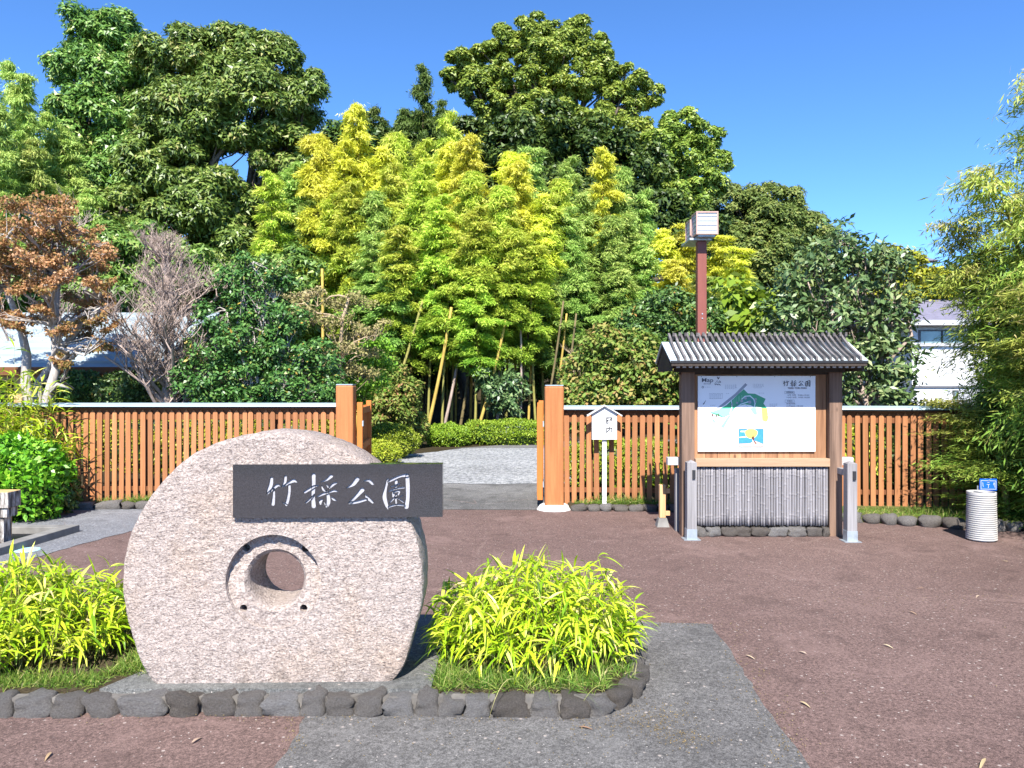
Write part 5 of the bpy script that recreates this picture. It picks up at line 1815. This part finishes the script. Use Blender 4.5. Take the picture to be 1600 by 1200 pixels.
grove([(-25, 60, -20, 25), (20, 75, 15, 26), (50, 110, 45, 25.5), (85, 160, 75, 26.5), (-5, 150, -5, 24), (110, 200, 100, 27), (40, 200, 35, 24.5), (80, 260, 70, 25), (10, 250, 5, 23.5), (130, 280, 125, 25), (-60, 90, -60, 25)], PL, 'bam_green', 'culm_dark',
      'tall pale green bamboo rising', 'green bamboos behind the maple')
grove([(660, 95, 665, 33), (690, 135, 690, 32), (630, 150, 630, 33), (600, 150, 600, 32), (570, 165, 560, 33)], PL, 'bam_dark', 'culm_dark',
      'distant blue green bamboo top above the grove', 'distant bamboos above the grove')
# back rows: bare stems in the shade with foliage above
grove([(470 + i * 26 + rb.uniform(-8, 8), 300 + rb.uniform(-30, 30), 470 + i * 26 + rb.uniform(-14, 14), 27.5 + (i % 3) * 0.9) for i in range(21)], PB, 'bam_green', 'culm_dark',
      'bamboo standing in shade in the back rows', 'back row bamboos of the grove')

# bare poles without leaves near the gate opening
def bare_pole(px_b, py_b, px_t, py_t, D, mat, r):
    a = P(px_b, py_b, D); b = P(px_t, py_t, D)
    a.z = 0
    mb = MB()
    pts = [a.lerp(b, s) - a + Vector((0.05 * math.sin(3 * s), 0, 0)) for s in np.linspace(0, 1, 9)]
    mb.tube(pts, list(np.linspace(r, r * 0.7, 9)), 7)
    o = link('bamboo_pole', mb.mesh('bamboo_pole', (0, 0, 0), True), mat, None, a)
    tag(o, 'leafless bamboo pole standing behind the clipped gate hedges', 'bamboo', 'bare bamboo poles behind the gate hedges')
for q in ((592, 660, 660, 470, 22.3, 'culm', 0.05), (664, 665, 705, 480, 21.8, 'culm_yellow', 0.055), (690, 665, 725, 500, 22.6, 'twig', 0.05), (742, 660, 790, 500, 21.9, 'culm_yellow', 0.05),
          (716, 660, 735, 540, 22.8, 'culm_dark', 0.05), (775, 660, 780, 520, 23, 'twig', 0.05), (800, 660, 830, 480, 23, 'culm_dark', 0.045), (812, 660, 812, 480, 22.5, 'twig', 0.04),
          (845, 660, 880, 470, 22.5, 'culm_dark', 0.04), (858, 660, 885, 490, 22.8, 'culm_yellow', 0.04), (870, 660, 900, 490, 22.5, 'culm_dark', 0.04), (555, 640, 560, 480, 23, 'culm_yellow', 0.04), (500, 600, 503, 420, 22.5, 'culm_yellow', 0.055)):
    bare_pole(*q)

# ================================================================== GARDEN TREES BEHIND THE FENCE
def layered_tree(name, label, base, pads, leaf, mat, seed, bark_, trunk_paths, per=60, tr=0.07, aspect=0.7, twigs=True):
    """limbs carrying flat leaf pads: pads (px,py,rx_px,rz_px,D)"""
    rng = np.random.default_rng(seed)
    base = Vector(base)
    t = thing(name, label, 'tree', base)
    C, A, NR, Ls, T = [], [], [], [], []
    mb = MB()
    ends = []
    for path in trunk_paths:
        pts = [P(*q) - base for q in path]
        mb.tube(pts, list(np.linspace(tr, tr * 0.35, len(pts))), 8)
        ends.append([np.array(p) for p in pts[1:]])
    allp = [p for e in ends for p in e]
    for (px, py, rx, rz, D) in pads:
        c = np.array(P(px, py, D) - base)
        rx_, rz_ = rx * D / F, rz * D / F
        n = int(per * rx * max(6, rz) / 60)
        d = rnd_dirs(n, rng)
        rr = rng.random(n) ** 0.45
        p = c + d * rr[:, None] * np.array([rx_, rx_ * 0.9, rz_])
        p[:, 2] += 0.06 * np.sin(p[:, 0] * 9) + 0.05 * np.sin(p[:, 1] * 11 + p[:, 0] * 5)
        C.append(p)
        A.append(rng.normal(size=(n, 3)) + np.array([0, 0, -0.35]))
        NR.append(unit(rng.normal(size=(n, 3)) * 0.6 + np.array([0, -0.35, 0.9])))
        Ls.append(leaf * rng.uniform(0.6, 1.3, n))
        T.append(np.clip(rng.beta(2, 2, n) + rng.uniform(-0.22, 0.22), 0, 1))
        j = int(np.argmin([np.linalg.norm(q - c) + (0.6 if q[2] > c[2] else 0) for q in allp]))
        pth = limb_path(allp[j], c - np.array([0, 0, rz_ * 0.3]), rng, 0.08, 6, 0.03)
        mb.tube(pth, list(np.linspace(tr * 0.4, tr * 0.1, 6)), 5, False)
        if twigs:
            for _ in range(6):
                e = c + rnd_dirs(1, rng)[0] * np.array([rx_, rx_ * 0.9, rz_ * 0.7]) * 0.9
                p2 = limb_path(pth[rng.integers(2, 6)], e, rng, 0.08, 4, 0.02)
                mb.tube(p2, [tr * 0.12, tr * 0.09, tr * 0.06, tr * 0.03], 4, False)
    C, A, NR, Ls, T = (np.concatenate(x) for x in (C, A, NR, Ls, T))
    V, Fq = leaves(C, A, NR, Ls, Ls * aspect)
    link('crown', arrays_mesh('crown', V, Fq, T), mat, t)
    link('trunk', mb.mesh('trunk', (0, 0, 0), True), bark_, t)
    return t

rp = random.Random(31)
mpads = []
for (px, py, rx, rz) in ((60, 335, 60, 22), (100, 350, 60, 20), (25, 370, 60, 20), (85, 385, 75, 20), (130, 370, 45, 18), (20, 415, 55, 20), (75, 430, 70, 20), (140, 415, 50, 18), (165, 440, 35, 22), (130, 470, 45, 18),
                         (30, 460, 60, 18), (155, 500, 40, 14), (100, 515, 45, 12), (20, 500, 40, 14), (175, 470, 22, 14), (60, 490, 40, 14), (-20, 400, 50, 30), (-30, 460, 45, 30), (150, 535, 35, 9), (95, 568, 28, 8), (70, 360, 70, 26)):
    for _ in range(4):
        mpads.append((px + rp.uniform(-0.65, 0.65) * rx, py + rp.uniform(-1.0, 1.0) * rz * 1.2, rx * rp.uniform(0.34, 0.6), rz * rp.uniform(0.25, 0.5), 12.8 + rp.uniform(-1.0, 1.0)))
layered_tree('maple_tree', 'red brown maple in flat leaf tiers with pale leaning trunks', (-7.75, 12.8, 0), mpads, 0.052, 'leaf_maple', 41, 'bark_pale',
             [[(72, 745, 12.8), (75, 620, 12.8), (88, 575, 12.8), (85, 510, 12.8), (90, 440, 12.8), (80, 370, 12.8)], [(72, 745, 12.8), (40, 600, 12.9), (42, 555, 12.9), (30, 500, 12.9), (10, 455, 13.0), (0, 400, 13)],
              [(72, 745, 12.8), (60, 600, 13.2), (100, 540, 13.2), (150, 480, 13.2)]], per=115, tr=0.095)
dpads = []
for (px, py, rx, rz) in ((545, 470, 48, 11), (510, 500, 45, 10), (575, 515, 30, 9), (480, 460, 30, 9), (470, 485, 22, 9), (530, 545, 40, 9), (560, 580, 40, 9), (500, 570, 35, 9), (545, 525, 30, 8), (440, 465, 25, 7), (580, 550, 20, 7), (600, 510, 14, 5)):
    dpads.append((px, py, rx, rz, 14.5 + rp.uniform(-0.5, 0.5)))
layered_tree('garden_tree', 'pale dry tree with thin flat tiers beside the gate pillar', (-3.2, 14.5, 0), dpads, 0.06, 'leaf_dry', 42, 'dry_twig',
             [[(540, 732, 14.5), (545, 640, 14.5), (530, 570, 14.5), (535, 500, 14.5), (545, 465, 14.5)]], per=85, tr=0.06)
gpads = [(px, py, rx, rz, 15.6 + rp.uniform(-0.4, 0.4)) for (px, py, rx, rz) in ((560, 560, 42, 14), (590, 540, 30, 12), (530, 590, 40, 16), (580, 600, 36, 14), (545, 620, 40, 16), (600, 570, 24, 12))]
layered_tree('garden_tree', 'fresh green layered tree behind the pale dry one', (-2.8, 15.6, 0), gpads, 0.075, 'leaf_bright', 43, 'bark',
             [[(565, 720, 15.6), (562, 640, 15.6), (568, 590, 15.6), (560, 550, 15.6)]], per=90, tr=0.05)
make_tree('garden_tree', 'small cone shaped tree with green and tan leaves behind the gate bushes', 'tree', (-3.05, 18.6, 0),
          bpx([(605, 585, 24), (625, 615, 30), (590, 625, 34), (612, 645, 38)], 18.6), 0.09, 'leaf_mixed', 44, 0.2, 110, 0.05, 'dry_twig', density=1.6)
make_tree('garden_tree', 'glossy dark holly tree with orange flecked leaves over the picket fence', 'tree', (-4.2, 12.7, 0),
          bpx([(395, 412, 22), (375, 445, 30), (420, 445, 30), (355, 490, 36), (405, 485, 36), (445, 495, 32), (335, 540, 42), (395, 535, 44), (450, 545, 42), (490, 560, 34), (320, 595, 44), (385, 590, 48), (450, 600, 46), (510, 605, 34), (345, 640, 46), (420, 645, 50), (490, 645, 44)], 12.7),
          0.075, 'leaf_holly', 45, 0.19, 85, 0.08, 'bark_pale', density=1.05, aspect=0.5, droop=0.15, shell=0.25, twig_every=1)

def bare_tree(label, base, top_px, width_px, D, seed, mat, levels=5, n_main=9, r0=0.06, up=0.75):
    """leafless tree of fine ascending twigs"""
    rng = np.random.default_rng(seed)
    base = Vector(base)
    t = thing('bare_tree', label, 'tree', base)
    H = EYE + (600 - top_px) * D / F
    W = width_px * D / F / 2
    mb = MB()
    def grow(p, d, L, r, lv):
        n = 4
        pts = [p]
        q = p.copy()
        dd = d.copy()
        for i in range(n):
            dd = unit((dd + rng.normal(size=3) * 0.13 + np.array([0, 0, 0.10]))[None])[0]
            q = q + dd * L / n
            pts.append(q)
        mb.tube([tuple(x) for x in pts], list(np.linspace(r, r * 0.55, n + 1)), 6 if lv < 2 else 3, False)
        if lv >= levels:
            return
        k = rng.integers(4, 7) if lv > 0 else n_main
        for j in range(k):
            s = rng.uniform(0.2, 1.0) if lv > 0 else 0.22 + 0.78 * (j + rng.random()) / k
            s = min(s, 0.999)
            i = min(n - 1, int(s * n))
            pp = pts[i] + (pts[i + 1] - pts[i]) * (s * n - i)
            a = rng.uniform(0, 2 * math.pi)
            out = np.array([math.cos(a), math.sin(a), 0]) * rng.uniform(0.6, 1.0)
            if lv == 0:
                nd = unit((out + np.array([0, 0, rng.uniform(0.5, 1.1)]))[None])[0]
                Ln = W * 1.5 * (1.15 - 0.75 * s) * rng.uniform(0.75, 1.15)
                rn_ = r * 0.42 * (1.1 - 0.6 * s)
            else:
                nd = unit((dd * up + out * 0.75 + np.array([0, 0, 0.2]))[None])[0]
                Ln = L * rng.uniform(0.42, 0.68)
                rn_ = r * 0.50
            grow(pp, nd, Ln, rn_, lv + 1)
    grow(np.array([0, 0, -0.05]), np.array([0, 0, 1.0]), H * 0.9, r0, 0)
    V = np.array(mb.v)
    V[:, 2] *= H / np.percentile(V[:, 2], 99.3)
    sx = W / np.percentile(np.abs(V[:, 0]), 95)
    low = np.clip(V[:, 2] / (H * 0.3), 0, 1)
    V[:, 0] *= 1 + (sx - 1) * low
    V[:, 1] *= 1 + (sx - 1) * low
    mb.v = [tuple(v) for v in V]
    link('branches', mb.mesh('branches', (0, 0, 0), True), mat, t)
    return t
bare_tree('leafless pinkish grey tree with dense fine upright twigs', (-5.75, 13.0, 0), 362, 128, 13.0, 51, 'twig', 4, 44, 0.07, 0.6)
bare_tree('thin grey leafless tree reaching above the maple', (-9.2, 16.0, 0), 300, 150, 16.0, 52, 'twig', 3, 22, 0.05)
bare_tree('brown tangle of bare twigs beside the white based gate pillar', (1.15, 14.0, 0), 530, 60, 14.0, 53, 'dry_twig', 3, 24, 0.03)

# shrubs and trees behind the right fence
make_tree('evergreen_shrub', 'tall mixed evergreen shrub between the gate pillar and the shelter', 'shrub', (2.1, 12.4, 0),
          bpx([(945, 545, 42), (920, 590, 42), (985, 560, 45), (960, 610, 50), (1010, 600, 45), (900, 620, 30), (1040, 590, 40), (930, 640, 40), (1020, 640, 40)], 12.4), 0.085, 'leaf_mixed', 46, 0.2, 90, 0.06, density=1.3, aspect=0.5)
make_tree('evergreen_shrub', 'big glossy evergreen shrub with small pale lit leaves beside the red pole', 'shrub', (3.3, 13.2, 0),
          bpx([(1050, 490, 45), (1010, 520, 42), (1080, 530, 48), (1045, 560, 50), (1020, 470, 25), (1090, 490, 30), (1070, 600, 50)], 13.2), 0.09, 'leaf_holly', 47, 0.22, 85, 0.07, density=1.3, aspect=0.42, shell=0.3)
make_tree('broadleaf_tree', 'bright green large leaved shrub beside the red lamp pole', 'tree', (5.0, 13.8, 0),
          bpx([(1140, 470, 34), (1165, 500, 36), (1125, 505, 30), (1180, 470, 25), (1200, 510, 32)], 13.8), 0.24, 'leaf_bright', 48, 0.3, 26, 0.05, density=1.3, aspect=0.5, droop=0.6)
make_tree('magnolia_tree', 'large magnolia with silvery broad leaves behind the map shelter', 'tree', (6.35, 12.6, 0),
          bpx([(1320, 385, 32), (1290, 405, 36), (1350, 400, 34), (1260, 440, 42), (1330, 445, 50), (1390, 430, 34), (1240, 500, 45), (1300, 510, 55), (1375, 500, 46), (1405, 480, 26), (1340, 570, 52), (1385, 560, 40), (1280, 570, 50), (1360, 620, 50), (1400, 610, 26)], 12.6),
          0.135, 'leaf_magnolia', 49, 0.24, 40, 0.09, 'twig', density=0.95, aspect=0.4, droop=0.1, shell=0.25, fork=0.3, twig_every=1)
make_tree('evergreen_tree', 'yellowish green small tree below the hillside house', 'tree', (12.0, 26, 0),
          bpx([(1400, 420, 34), (1430, 450, 30), (1460, 450, 30), (1390, 460, 34), (1425, 470, 30)], 26), 0.16, 'leaf_hedge_yellow', 58, 0.36, 120, 0.09, density=1.5)
make_tree('understory_shrub', 'shade loving shrub under the bamboo with pale leaf fans', 'shrub', (-0.25, 21.9, 0),
          bpx([(775, 610, 20), (800, 600, 18), (760, 590, 14), (790, 630, 18)], 21.9), 0.16, 'leaf_magnolia', 59, 0.22, 60, 0.04, density=1.2, aspect=0.45)

# clipped hedges and bushes
def hedge(name, label, c, r, leaf, mat, seed, n, box=0.0, group=None):
    rng = np.random.default_rng(seed)
    c = Vector(c)
    t = thing(name, label, 'hedge', (c.x, c.y, 0), group)
    d = rnd_dirs(n, rng)
    d[:, 2] = np.where(rng.random(n) < 0.72, np.abs(d[:, 2]), -np.abs(d[:, 2]))
    d = d[d[:, 2] > -min(0.97, c.z / r[2])]
    n = len(d)
    mx = np.max(np.abs(d), axis=1, keepdims=True)
    q = d * (1 - box) + d / mx * 0.9 * box
    bumps = 1 + 0.05 * np.sin(d[:, :1] * 9 + seed) + 0.04 * np.sin(d[:, 1:2] * 13 + d[:, 2:] * 7)
    lump = np.array([mnoise.noise(Vector(x) * 3.2 + Vector((seed, 0, 0))) for x in q])[:, None]
    p = q * np.array(r) * (bumps + 0.09 * lump) * rng.uniform(0.86, 1.03, (n, 1)) + np.array([0, 0, c.z])
    nrm = unit(d / np.array(r) * min(r) + rng.normal(size=(n, 3)) * 0.5)
    ax = unit(np.cross(nrm, rnd_dirs(n, rng))) + d * 0.55 + np.array([0, 0, 0.15])
    L = leaf * rng.uniform(0.6, 1.4, n)
    V, Fq = leaves(p, ax, nrm, L, L * 0.48)
    v = np.clip(rng.beta(2, 2, n) + 0.3 * lump[:, 0], 0, 1)
    link('foliage', arrays_mesh('foliage', V, Fq, v), mat, t)
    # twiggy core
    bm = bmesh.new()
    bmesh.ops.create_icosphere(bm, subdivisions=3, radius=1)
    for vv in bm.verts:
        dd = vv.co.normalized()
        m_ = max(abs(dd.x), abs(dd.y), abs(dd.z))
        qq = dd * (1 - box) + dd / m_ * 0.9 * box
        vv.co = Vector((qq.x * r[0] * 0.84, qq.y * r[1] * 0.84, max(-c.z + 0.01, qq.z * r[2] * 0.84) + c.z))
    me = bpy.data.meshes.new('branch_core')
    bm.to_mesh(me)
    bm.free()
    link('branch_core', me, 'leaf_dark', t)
    return t
hedge('clipped_bush', 'yellow green clipped bush just inside the gate', P(610, 690, 16.6), (0.62, 0.6, 0.36), 0.05, 'leaf_hedge', 61, 9000)
hedge('clipped_bush', 'low lime clipped bush tucked against the open gate leaf', P(592, 710, 15.2), (0.42, 0.45, 0.28), 0.045, 'leaf_hedge_yellow', 62, 6000)
hedge('clipped_bush', 'round green clipped bush at the end of the gravel', P(698, 682, 19.9), (0.58, 0.5, 0.33), 0.055, 'leaf_hedge', 63, 7000)
hedge('clipped_hedge', 'long clipped hedge along the far side of the gravel', P(800, 680, 20.6), (1.35, 0.7, 0.42), 0.06, 'leaf_hedge', 64, 15000, 0.5)
hedge('clipped_bush', 'brownish loose bush behind the clipped bushes', P(645, 668, 19.2), (0.4, 0.4, 0.4), 0.07, 'leaf_mixed', 65, 4000)
hedge('clipped_hedge', 'yellow green hedge seen through the pickets behind the stone wheel', (-4.5, 11.7, 0.72), (2.1, 0.5, 0.52), 0.05, 'leaf_hedge_yellow', 66, 22000, 0.6)
hedge('clipped_hedge', 'green hedge seen through the pickets behind the nameplate sign', (1.7, 11.6, 0.35), (1.0, 0.4, 0.42), 0.05, 'leaf_hedge', 67, 9000, 0.5)
hedge('clipped_hedge', 'yellowish shrubs seen through the pickets right of the shelter', (4.7, 11.3, 0.45), (1.3, 0.4, 0.55), 0.06, 'leaf_hedge_yellow', 68, 9000, 0.5)
hedge('clipped_hedge', 'dark shrubs closing the gap behind the fence end post', (6.1, 11.2, 0.6), (1.0, 0.5, 0.72), 0.07, 'leaf_dark', 72, 7000, 0.4)
hedge('clipped_bush', 'low dark shrub under the maple beside the garden house', P(115, 612, 13.7), (0.62, 0.45, 0.36), 0.06, 'leaf_holly', 73, 5000)
hedge('clipped_bush', 'dark green shrub below the garden house eaves', P(200, 615, 13.4), (0.5, 0.5, 0.38), 0.06, 'leaf_holly', 69, 5000)

# near left: leafy shrub and bamboo grass spilling over the fence end
hedge('leafy_shrub', 'fresh green leafy shrub beside the beige stone block', (-5.95, 9.1, 0.42), (0.62, 0.55, 0.55), 0.075, 'leaf_shrub', 70, 7500, 0.1)
hedge('leafy_shrub', 'dark leafy shrub in front of the fence corner', (-5.75, 9.35, 0.25), (0.42, 0.35, 0.36), 0.07, 'leaf_holly', 71, 4000)

# ================================================================== BAMBOO GRASS (near clumps)
def sasa_clump(name, label, center, rad, h, nstem, seed, leaf=0.135, w=0.017, mat='sasa', z=0.08, fan=(5, 9), slope=0.5, cat='bamboo grass', zmin=0.35):
    rng = np.random.default_rng(seed)
    c = Vector((center[0], center[1], z))
    t = thing(name, label, cat, c)
    C, A, NR, Ls, B, T, Wd = [], [], [], [], [], [], []
    mb = MB()
    for i in range(nstem):
        a = rng.uniform(0, 2 * math.pi)
        rr = rng.random() ** 0.55
        x, y = math.cos(a) * rad[0] * rr * 0.86, math.sin(a) * rad[1] * rr * 0.86
        hh = h * (1 - 0.55 * rr ** 2.2) * rng.uniform(0.45, 1.06)
        if rng.random() < 0.06:
            hh *= 1.25
        lean = np.array([math.cos(a), math.sin(a), 0]) * rr * slope * hh * rng.uniform(0.5, 1.2)
        p0 = np.array([x, y, 0.0])
        top = p0 + lean + np.array([rng.normal() * 0.02, rng.normal() * 0.02, hh])
        path = limb_path(p0, top, rng, 0.02, 4, 0.02)
        mb.tube([tuple(q) for q in path], [0.0028, 0.0026, 0.0022, 0.0016], 4, False)
        tone = rng.uniform(-0.15, 0.15)
        k = rng.integers(*fan)
        for j in range(k):
            s = 1.0 - 0.62 * rng.random() ** 1.4 * (j > 1)
            q = np.array([np.interp(s, [0, 0.333, 0.667, 1], path[:, m_]) for m_ in range(3)])
            b = rng.uniform(0, 2 * math.pi)
            out = np.array([math.cos(b), math.sin(b), 0]) + unit(lean[None] + 1e-6)[0] * 0.5
            el = rng.uniform(-0.1, 1.0) if j > 0 else 1.8
            C.append(q)
            A.append(out + np.array([0, 0, el]))
            NR.append(np.array([0, 0, 1.0]) + rng.normal(size=3) * 0.35)
            Ls.append(leaf * rng.uniform(0.65, 1.35))
            Wd.append(w * rng.uniform(0.75, 1.25))
            B.append(rng.uniform(0.4, 1.9))
            T.append(np.clip(rng.beta(2.4, 2.0) + tone, 0, 1))
    C, A, NR = np.array(C), np.array(A), np.array(NR)
    V, Fq, k = strips(C, A, NR, np.array(Ls), np.array(Wd), np.array(B), 5)
    link('foliage', arrays_mesh('foliage', V, Fq, np.repeat(np.array(T), k), True), mat, t)
    link('stems', mb.mesh('stems'), 'culm', t)
    return t
sasa_clump('bamboo_grass', 'bright yellow green bamboo grass clump in the stone edged bed right of the wheel', (0.12, 4.36), (0.56, 0.46), 0.48, 430, 81)
sasa_clump('bamboo_grass', 'bright yellow green bamboo grass clump left of the stone wheel', (-2.90, 4.36), (0.84, 0.50), 0.45, 600, 82)
sasa_clump('bamboo_grass', 'tall lime bamboo grass spilling over the fence end by the leafy shrub', (-6.35, 9.55), (0.70, 0.40), 1.72, 420, 83, 0.20, 0.024, z=0.0, slope=0.28, fan=(7, 12))

# ================================================================== GRASS
def grass(label, areas, seed, h=0.09, w=0.0035, mat='grass'):
    rng = np.random.default_rng(seed)
    C, Hh = [], []
    for (x0, x1, y0, y1, z, n, hs) in areas:
        C.append(np.stack([rng.uniform(x0, x1, n), rng.uniform(y0, y1, n), np.full(n, z)], axis=1))
        Hh.append(h * hs * rng.uniform(0.4, 1.3, n))
    C, Hh = np.concatenate(C), np.concatenate(Hh)
    n = len(C)
    A = rng.normal(size=(n, 3)) * 0.55 + np.array([0, -0.1, 1.0])
    V, Fq, k = strips(C, A, rnd_dirs(n, rng) + np.array([0, -0.8, 0.2]), Hh, np.full(n, w) * rng.uniform(0.7, 1.4, n), rng.uniform(0.2, 1.8, n), 3)
    o = link('grass', arrays_mesh('grass', V, Fq, np.repeat(np.clip(rng.beta(1.6, 1.6, n), 0, 1), k)), mat)
    o['kind'] = 'stuff'
    o['label'] = label
    o['category'] = 'grass'
grass('short green and straw grass at the foot of the right bamboo grass', [(-0.38, 0.48, 3.80, 4.0, 0.084, 2600, 1.0), (0.45, 0.64, 3.95, 4.5, 0.084, 700, 0.9), (-0.39, -0.28, 3.85, 4.6, 0.084, 700, 1.0)], 91)
grass('short green grass between the left bamboo grass and the plinth', [(-2.75, -2.06, 3.82, 3.98, 0.084, 1800, 0.8), (-2.12, -1.87, 3.98, 4.4, 0.084, 1500, 0.85)], 92)
grass('thin grass at the foot of the picket fences', [(-5.4, -2.4, 9.88, 10.0, 0.07, 1500, 1.1), (-4.9, -3.9, 9.86, 9.98, 0.07, 900, 1.6), (0.8, 2.0, 9.75, 9.88, 0.07, 900, 1.0), (1.05, 1.7, 9.76, 9.86, 0.07, 500, 1.8), (3.7, 5.4, 8.85, 9.5, 0.06, 2600, 0.6), (4.7, 5.5, 8.6, 9.2, 0.06, 900, 1.3)], 93, 0.09, 0.005)

# long thin grass blades arching out of the right bed
def arching():
    rng = np.random.default_rng(95)
    n = 46
    C = np.stack([rng.uniform(-0.38, 0.62, n), rng.uniform(3.8, 4.3, n), np.full(n, 0.085)], axis=1)
    A = rng.normal(size=(n, 3)) * 0.5 + np.array([0, -0.3, 1.1])
    V, Fq, k = strips(C, A, rnd_dirs(n, rng), rng.uniform(0.22, 0.5, n), np.full(n, 0.005), rng.uniform(0.8, 2.4, n), 8)
    o = link('long_grass', arrays_mesh('long_grass', V, Fq, np.repeat(rng.uniform(0.3, 0.95, n), k)), 'grass')
    o['kind'] = 'stuff'
    o['label'] = 'long arching grass blades leaning out of the stone edged bed'
    o['category'] = 'grass'
arching()

# ================================================================== FINE BAMBOO AT THE RIGHT EDGE
PN = bamboo_protos(4, H=4.6, start=0.04, leaves_per=19000, spread=0.82, leaf=0.10, seed=500, nodes=40, width=0.16, arch=0.9, tri=False, rise_=(0.35, 0.8), droop_=(0.45, 0.95))
rn = random.Random(12)
right_spots = [(5.95, 8.35, 0.95, 0.10), (6.4, 8.9, 0.98, -0.03), (5.8, 9.05, 0.40, 0.0), (6.7, 8.2, 1.1, 0.05), (6.2, 7.9, 0.80, -0.03), (7.0, 9.3, 1.12, -0.10), (5.6, 8.7, 0.34, 0.1), (7.1, 8.6, 1.2, 0.0), (6.1, 8.55, 0.62, 0.0), (6.6, 9.5, 0.9, 0.0), (6.35, 9.3, 0.7, 0.0), (6.9, 8.9, 0.85, -0.05), (6.5, 8.5, 0.75, 0.0), (6.25, 8.2, 0.5, 0.0), (6.75, 9.1, 0.95, -0.08), (6.45, 9.6, 0.85, -0.1), (7.0, 9.0, 1.05, -0.05)]
for i, (x, y, s, ln) in enumerate(right_spots):
    bamboo(PN[i % 4], (x, y, 0), (1.0, 1.0, s), rn.uniform(0, 6.28), 'bam_near', 'culm', 'fine leaved bamboo in the dense thicket behind the litter bin', 'fine bamboos of the thicket by the bin', (rn.uniform(-0.05, 0.05), ln), 'fine_bamboo')
for i, (x, y, s) in enumerate(((7.2, 10.4, 1.2), (7.7, 9.9, 1.3), (7.9, 8.9, 1.4), (7.0, 9.7, 1.02))):
    bamboo(PN[(i + 1) % 4], (x, y, 0), (1.15, 1.15, s), rn.uniform(0, 6.28), 'bam_near', 'culm', 'taller fine leaved bamboo at the back of the thicket by the bin', 'tall fine bamboos behind the thicket', (0, -0.20), 'fine_bamboo')
# out of view towards the viewer: bamboo added to shade the thicket's foot
for i, (x, y, s) in enumerate(((6.35, 6.2, 1.1), (7.0, 5.4, 1.35), (6.5, 5.2, 1.05), (7.3, 6.6, 1.5), (6.6, 6.8, 0.9), (6.25, 5.8, 0.8))):
    bamboo(PN[i % 4], (x, y, 0), (1.1, 1.1, s), rn.uniform(0, 6.28), 'bam_near', 'culm', 'unseen fine leaved bamboo added along the forecourt edge to shade the thicket', 'unseen fine bamboos shading the thicket', (0, 0.0), 'fine_bamboo')

# ================================================================== FALLEN LEAVES
rf = random.Random(77)
rng = np.random.default_rng(3)
for i, (px, py) in enumerate(((1010 + 250, 1025), (1250, 1100), (1445, 922), (1530, 933), (1540, 1190), (1165, 1027), (905, 1140), (1420, 958), (1380, 1010), (1575, 880), (80, 1180), (300, 1165))):
    g = G(px, py)
    V, Fq, k = strips(np.zeros((1, 3)), np.array([[1.0, 0.0, 0.25]]), np.array([[0, 0, 1.0]]), np.array([0.07 if i != 4 else 0.12]), np.array([0.016]), np.array([0.6]), 4)
    o = link('fallen_leaf', arrays_mesh('fallen_leaf', V, Fq, np.full(k, rf.random())), 'dead_leaf', None, (g.x, g.y, 0.014))
    o.rotation_euler = (0, 0, rf.uniform(0, 6.28))
    tag(o, 'single dry fallen leaf lying on the forecourt asphalt', 'leaf', 'fallen leaves on the asphalt')

# pale grit washed up at the bed's corner and along the kerb
def grit():
    rng = np.random.default_rng(8)
    pts = []
    for (px, py, sx, sy, n) in ((1030, 1125, 26, 14, 260), (1075, 1158, 24, 8, 200), (960, 1135, 60, 10, 160), (560, 1125, 220, 5, 260), (200, 1118, 200, 4, 240), (1235, 1180, 26, 20, 60), (1450, 935, 90, 8, 120), (820, 1150, 160, 25, 160), (1000, 1000, 300, 120, 200), (1150, 1040, 12, 30, 90), (1185, 1085, 10, 30, 110), (1225, 1145, 12, 30, 110), (1050, 977, 50, 2.5, 110), (460, 1150, 9, 20, 90)):
        for _ in range(n):
            g = G(px + rng.normal() * sx, max(640, py + rng.normal() * sy))
            pts.append((g.x, g.y, 0.011))
    C = np.array(pts)
    K = len(C)
    s = rng.uniform(0.0015, 0.0055, K)[:, None]
    V = np.empty((K, 4, 3))
    for k in range(4):
        a = rng.uniform(0, 6.28, K)
        V[:, k] = C + np.stack([np.cos(a), np.sin(a), np.zeros(K)], axis=1) * s * (1 if k < 3 else 0.3)
    V[:, 3, 2] += s[:, 0] * 1.1
    i = np.arange(K) * 4
    Fq = np.concatenate([np.stack([i + a, i + b, i + 3], axis=1) for a, b in ((0, 1), (1, 2), (2, 0))])
    o = link('grit', arrays_mesh('grit', V.reshape(-1, 3), Fq), 'pale_litter')
    o['kind'] = 'stuff'
    o['label'] = 'pale grit scattered on the asphalt by the stone edged bed'
    o['category'] = 'grit'
grit()
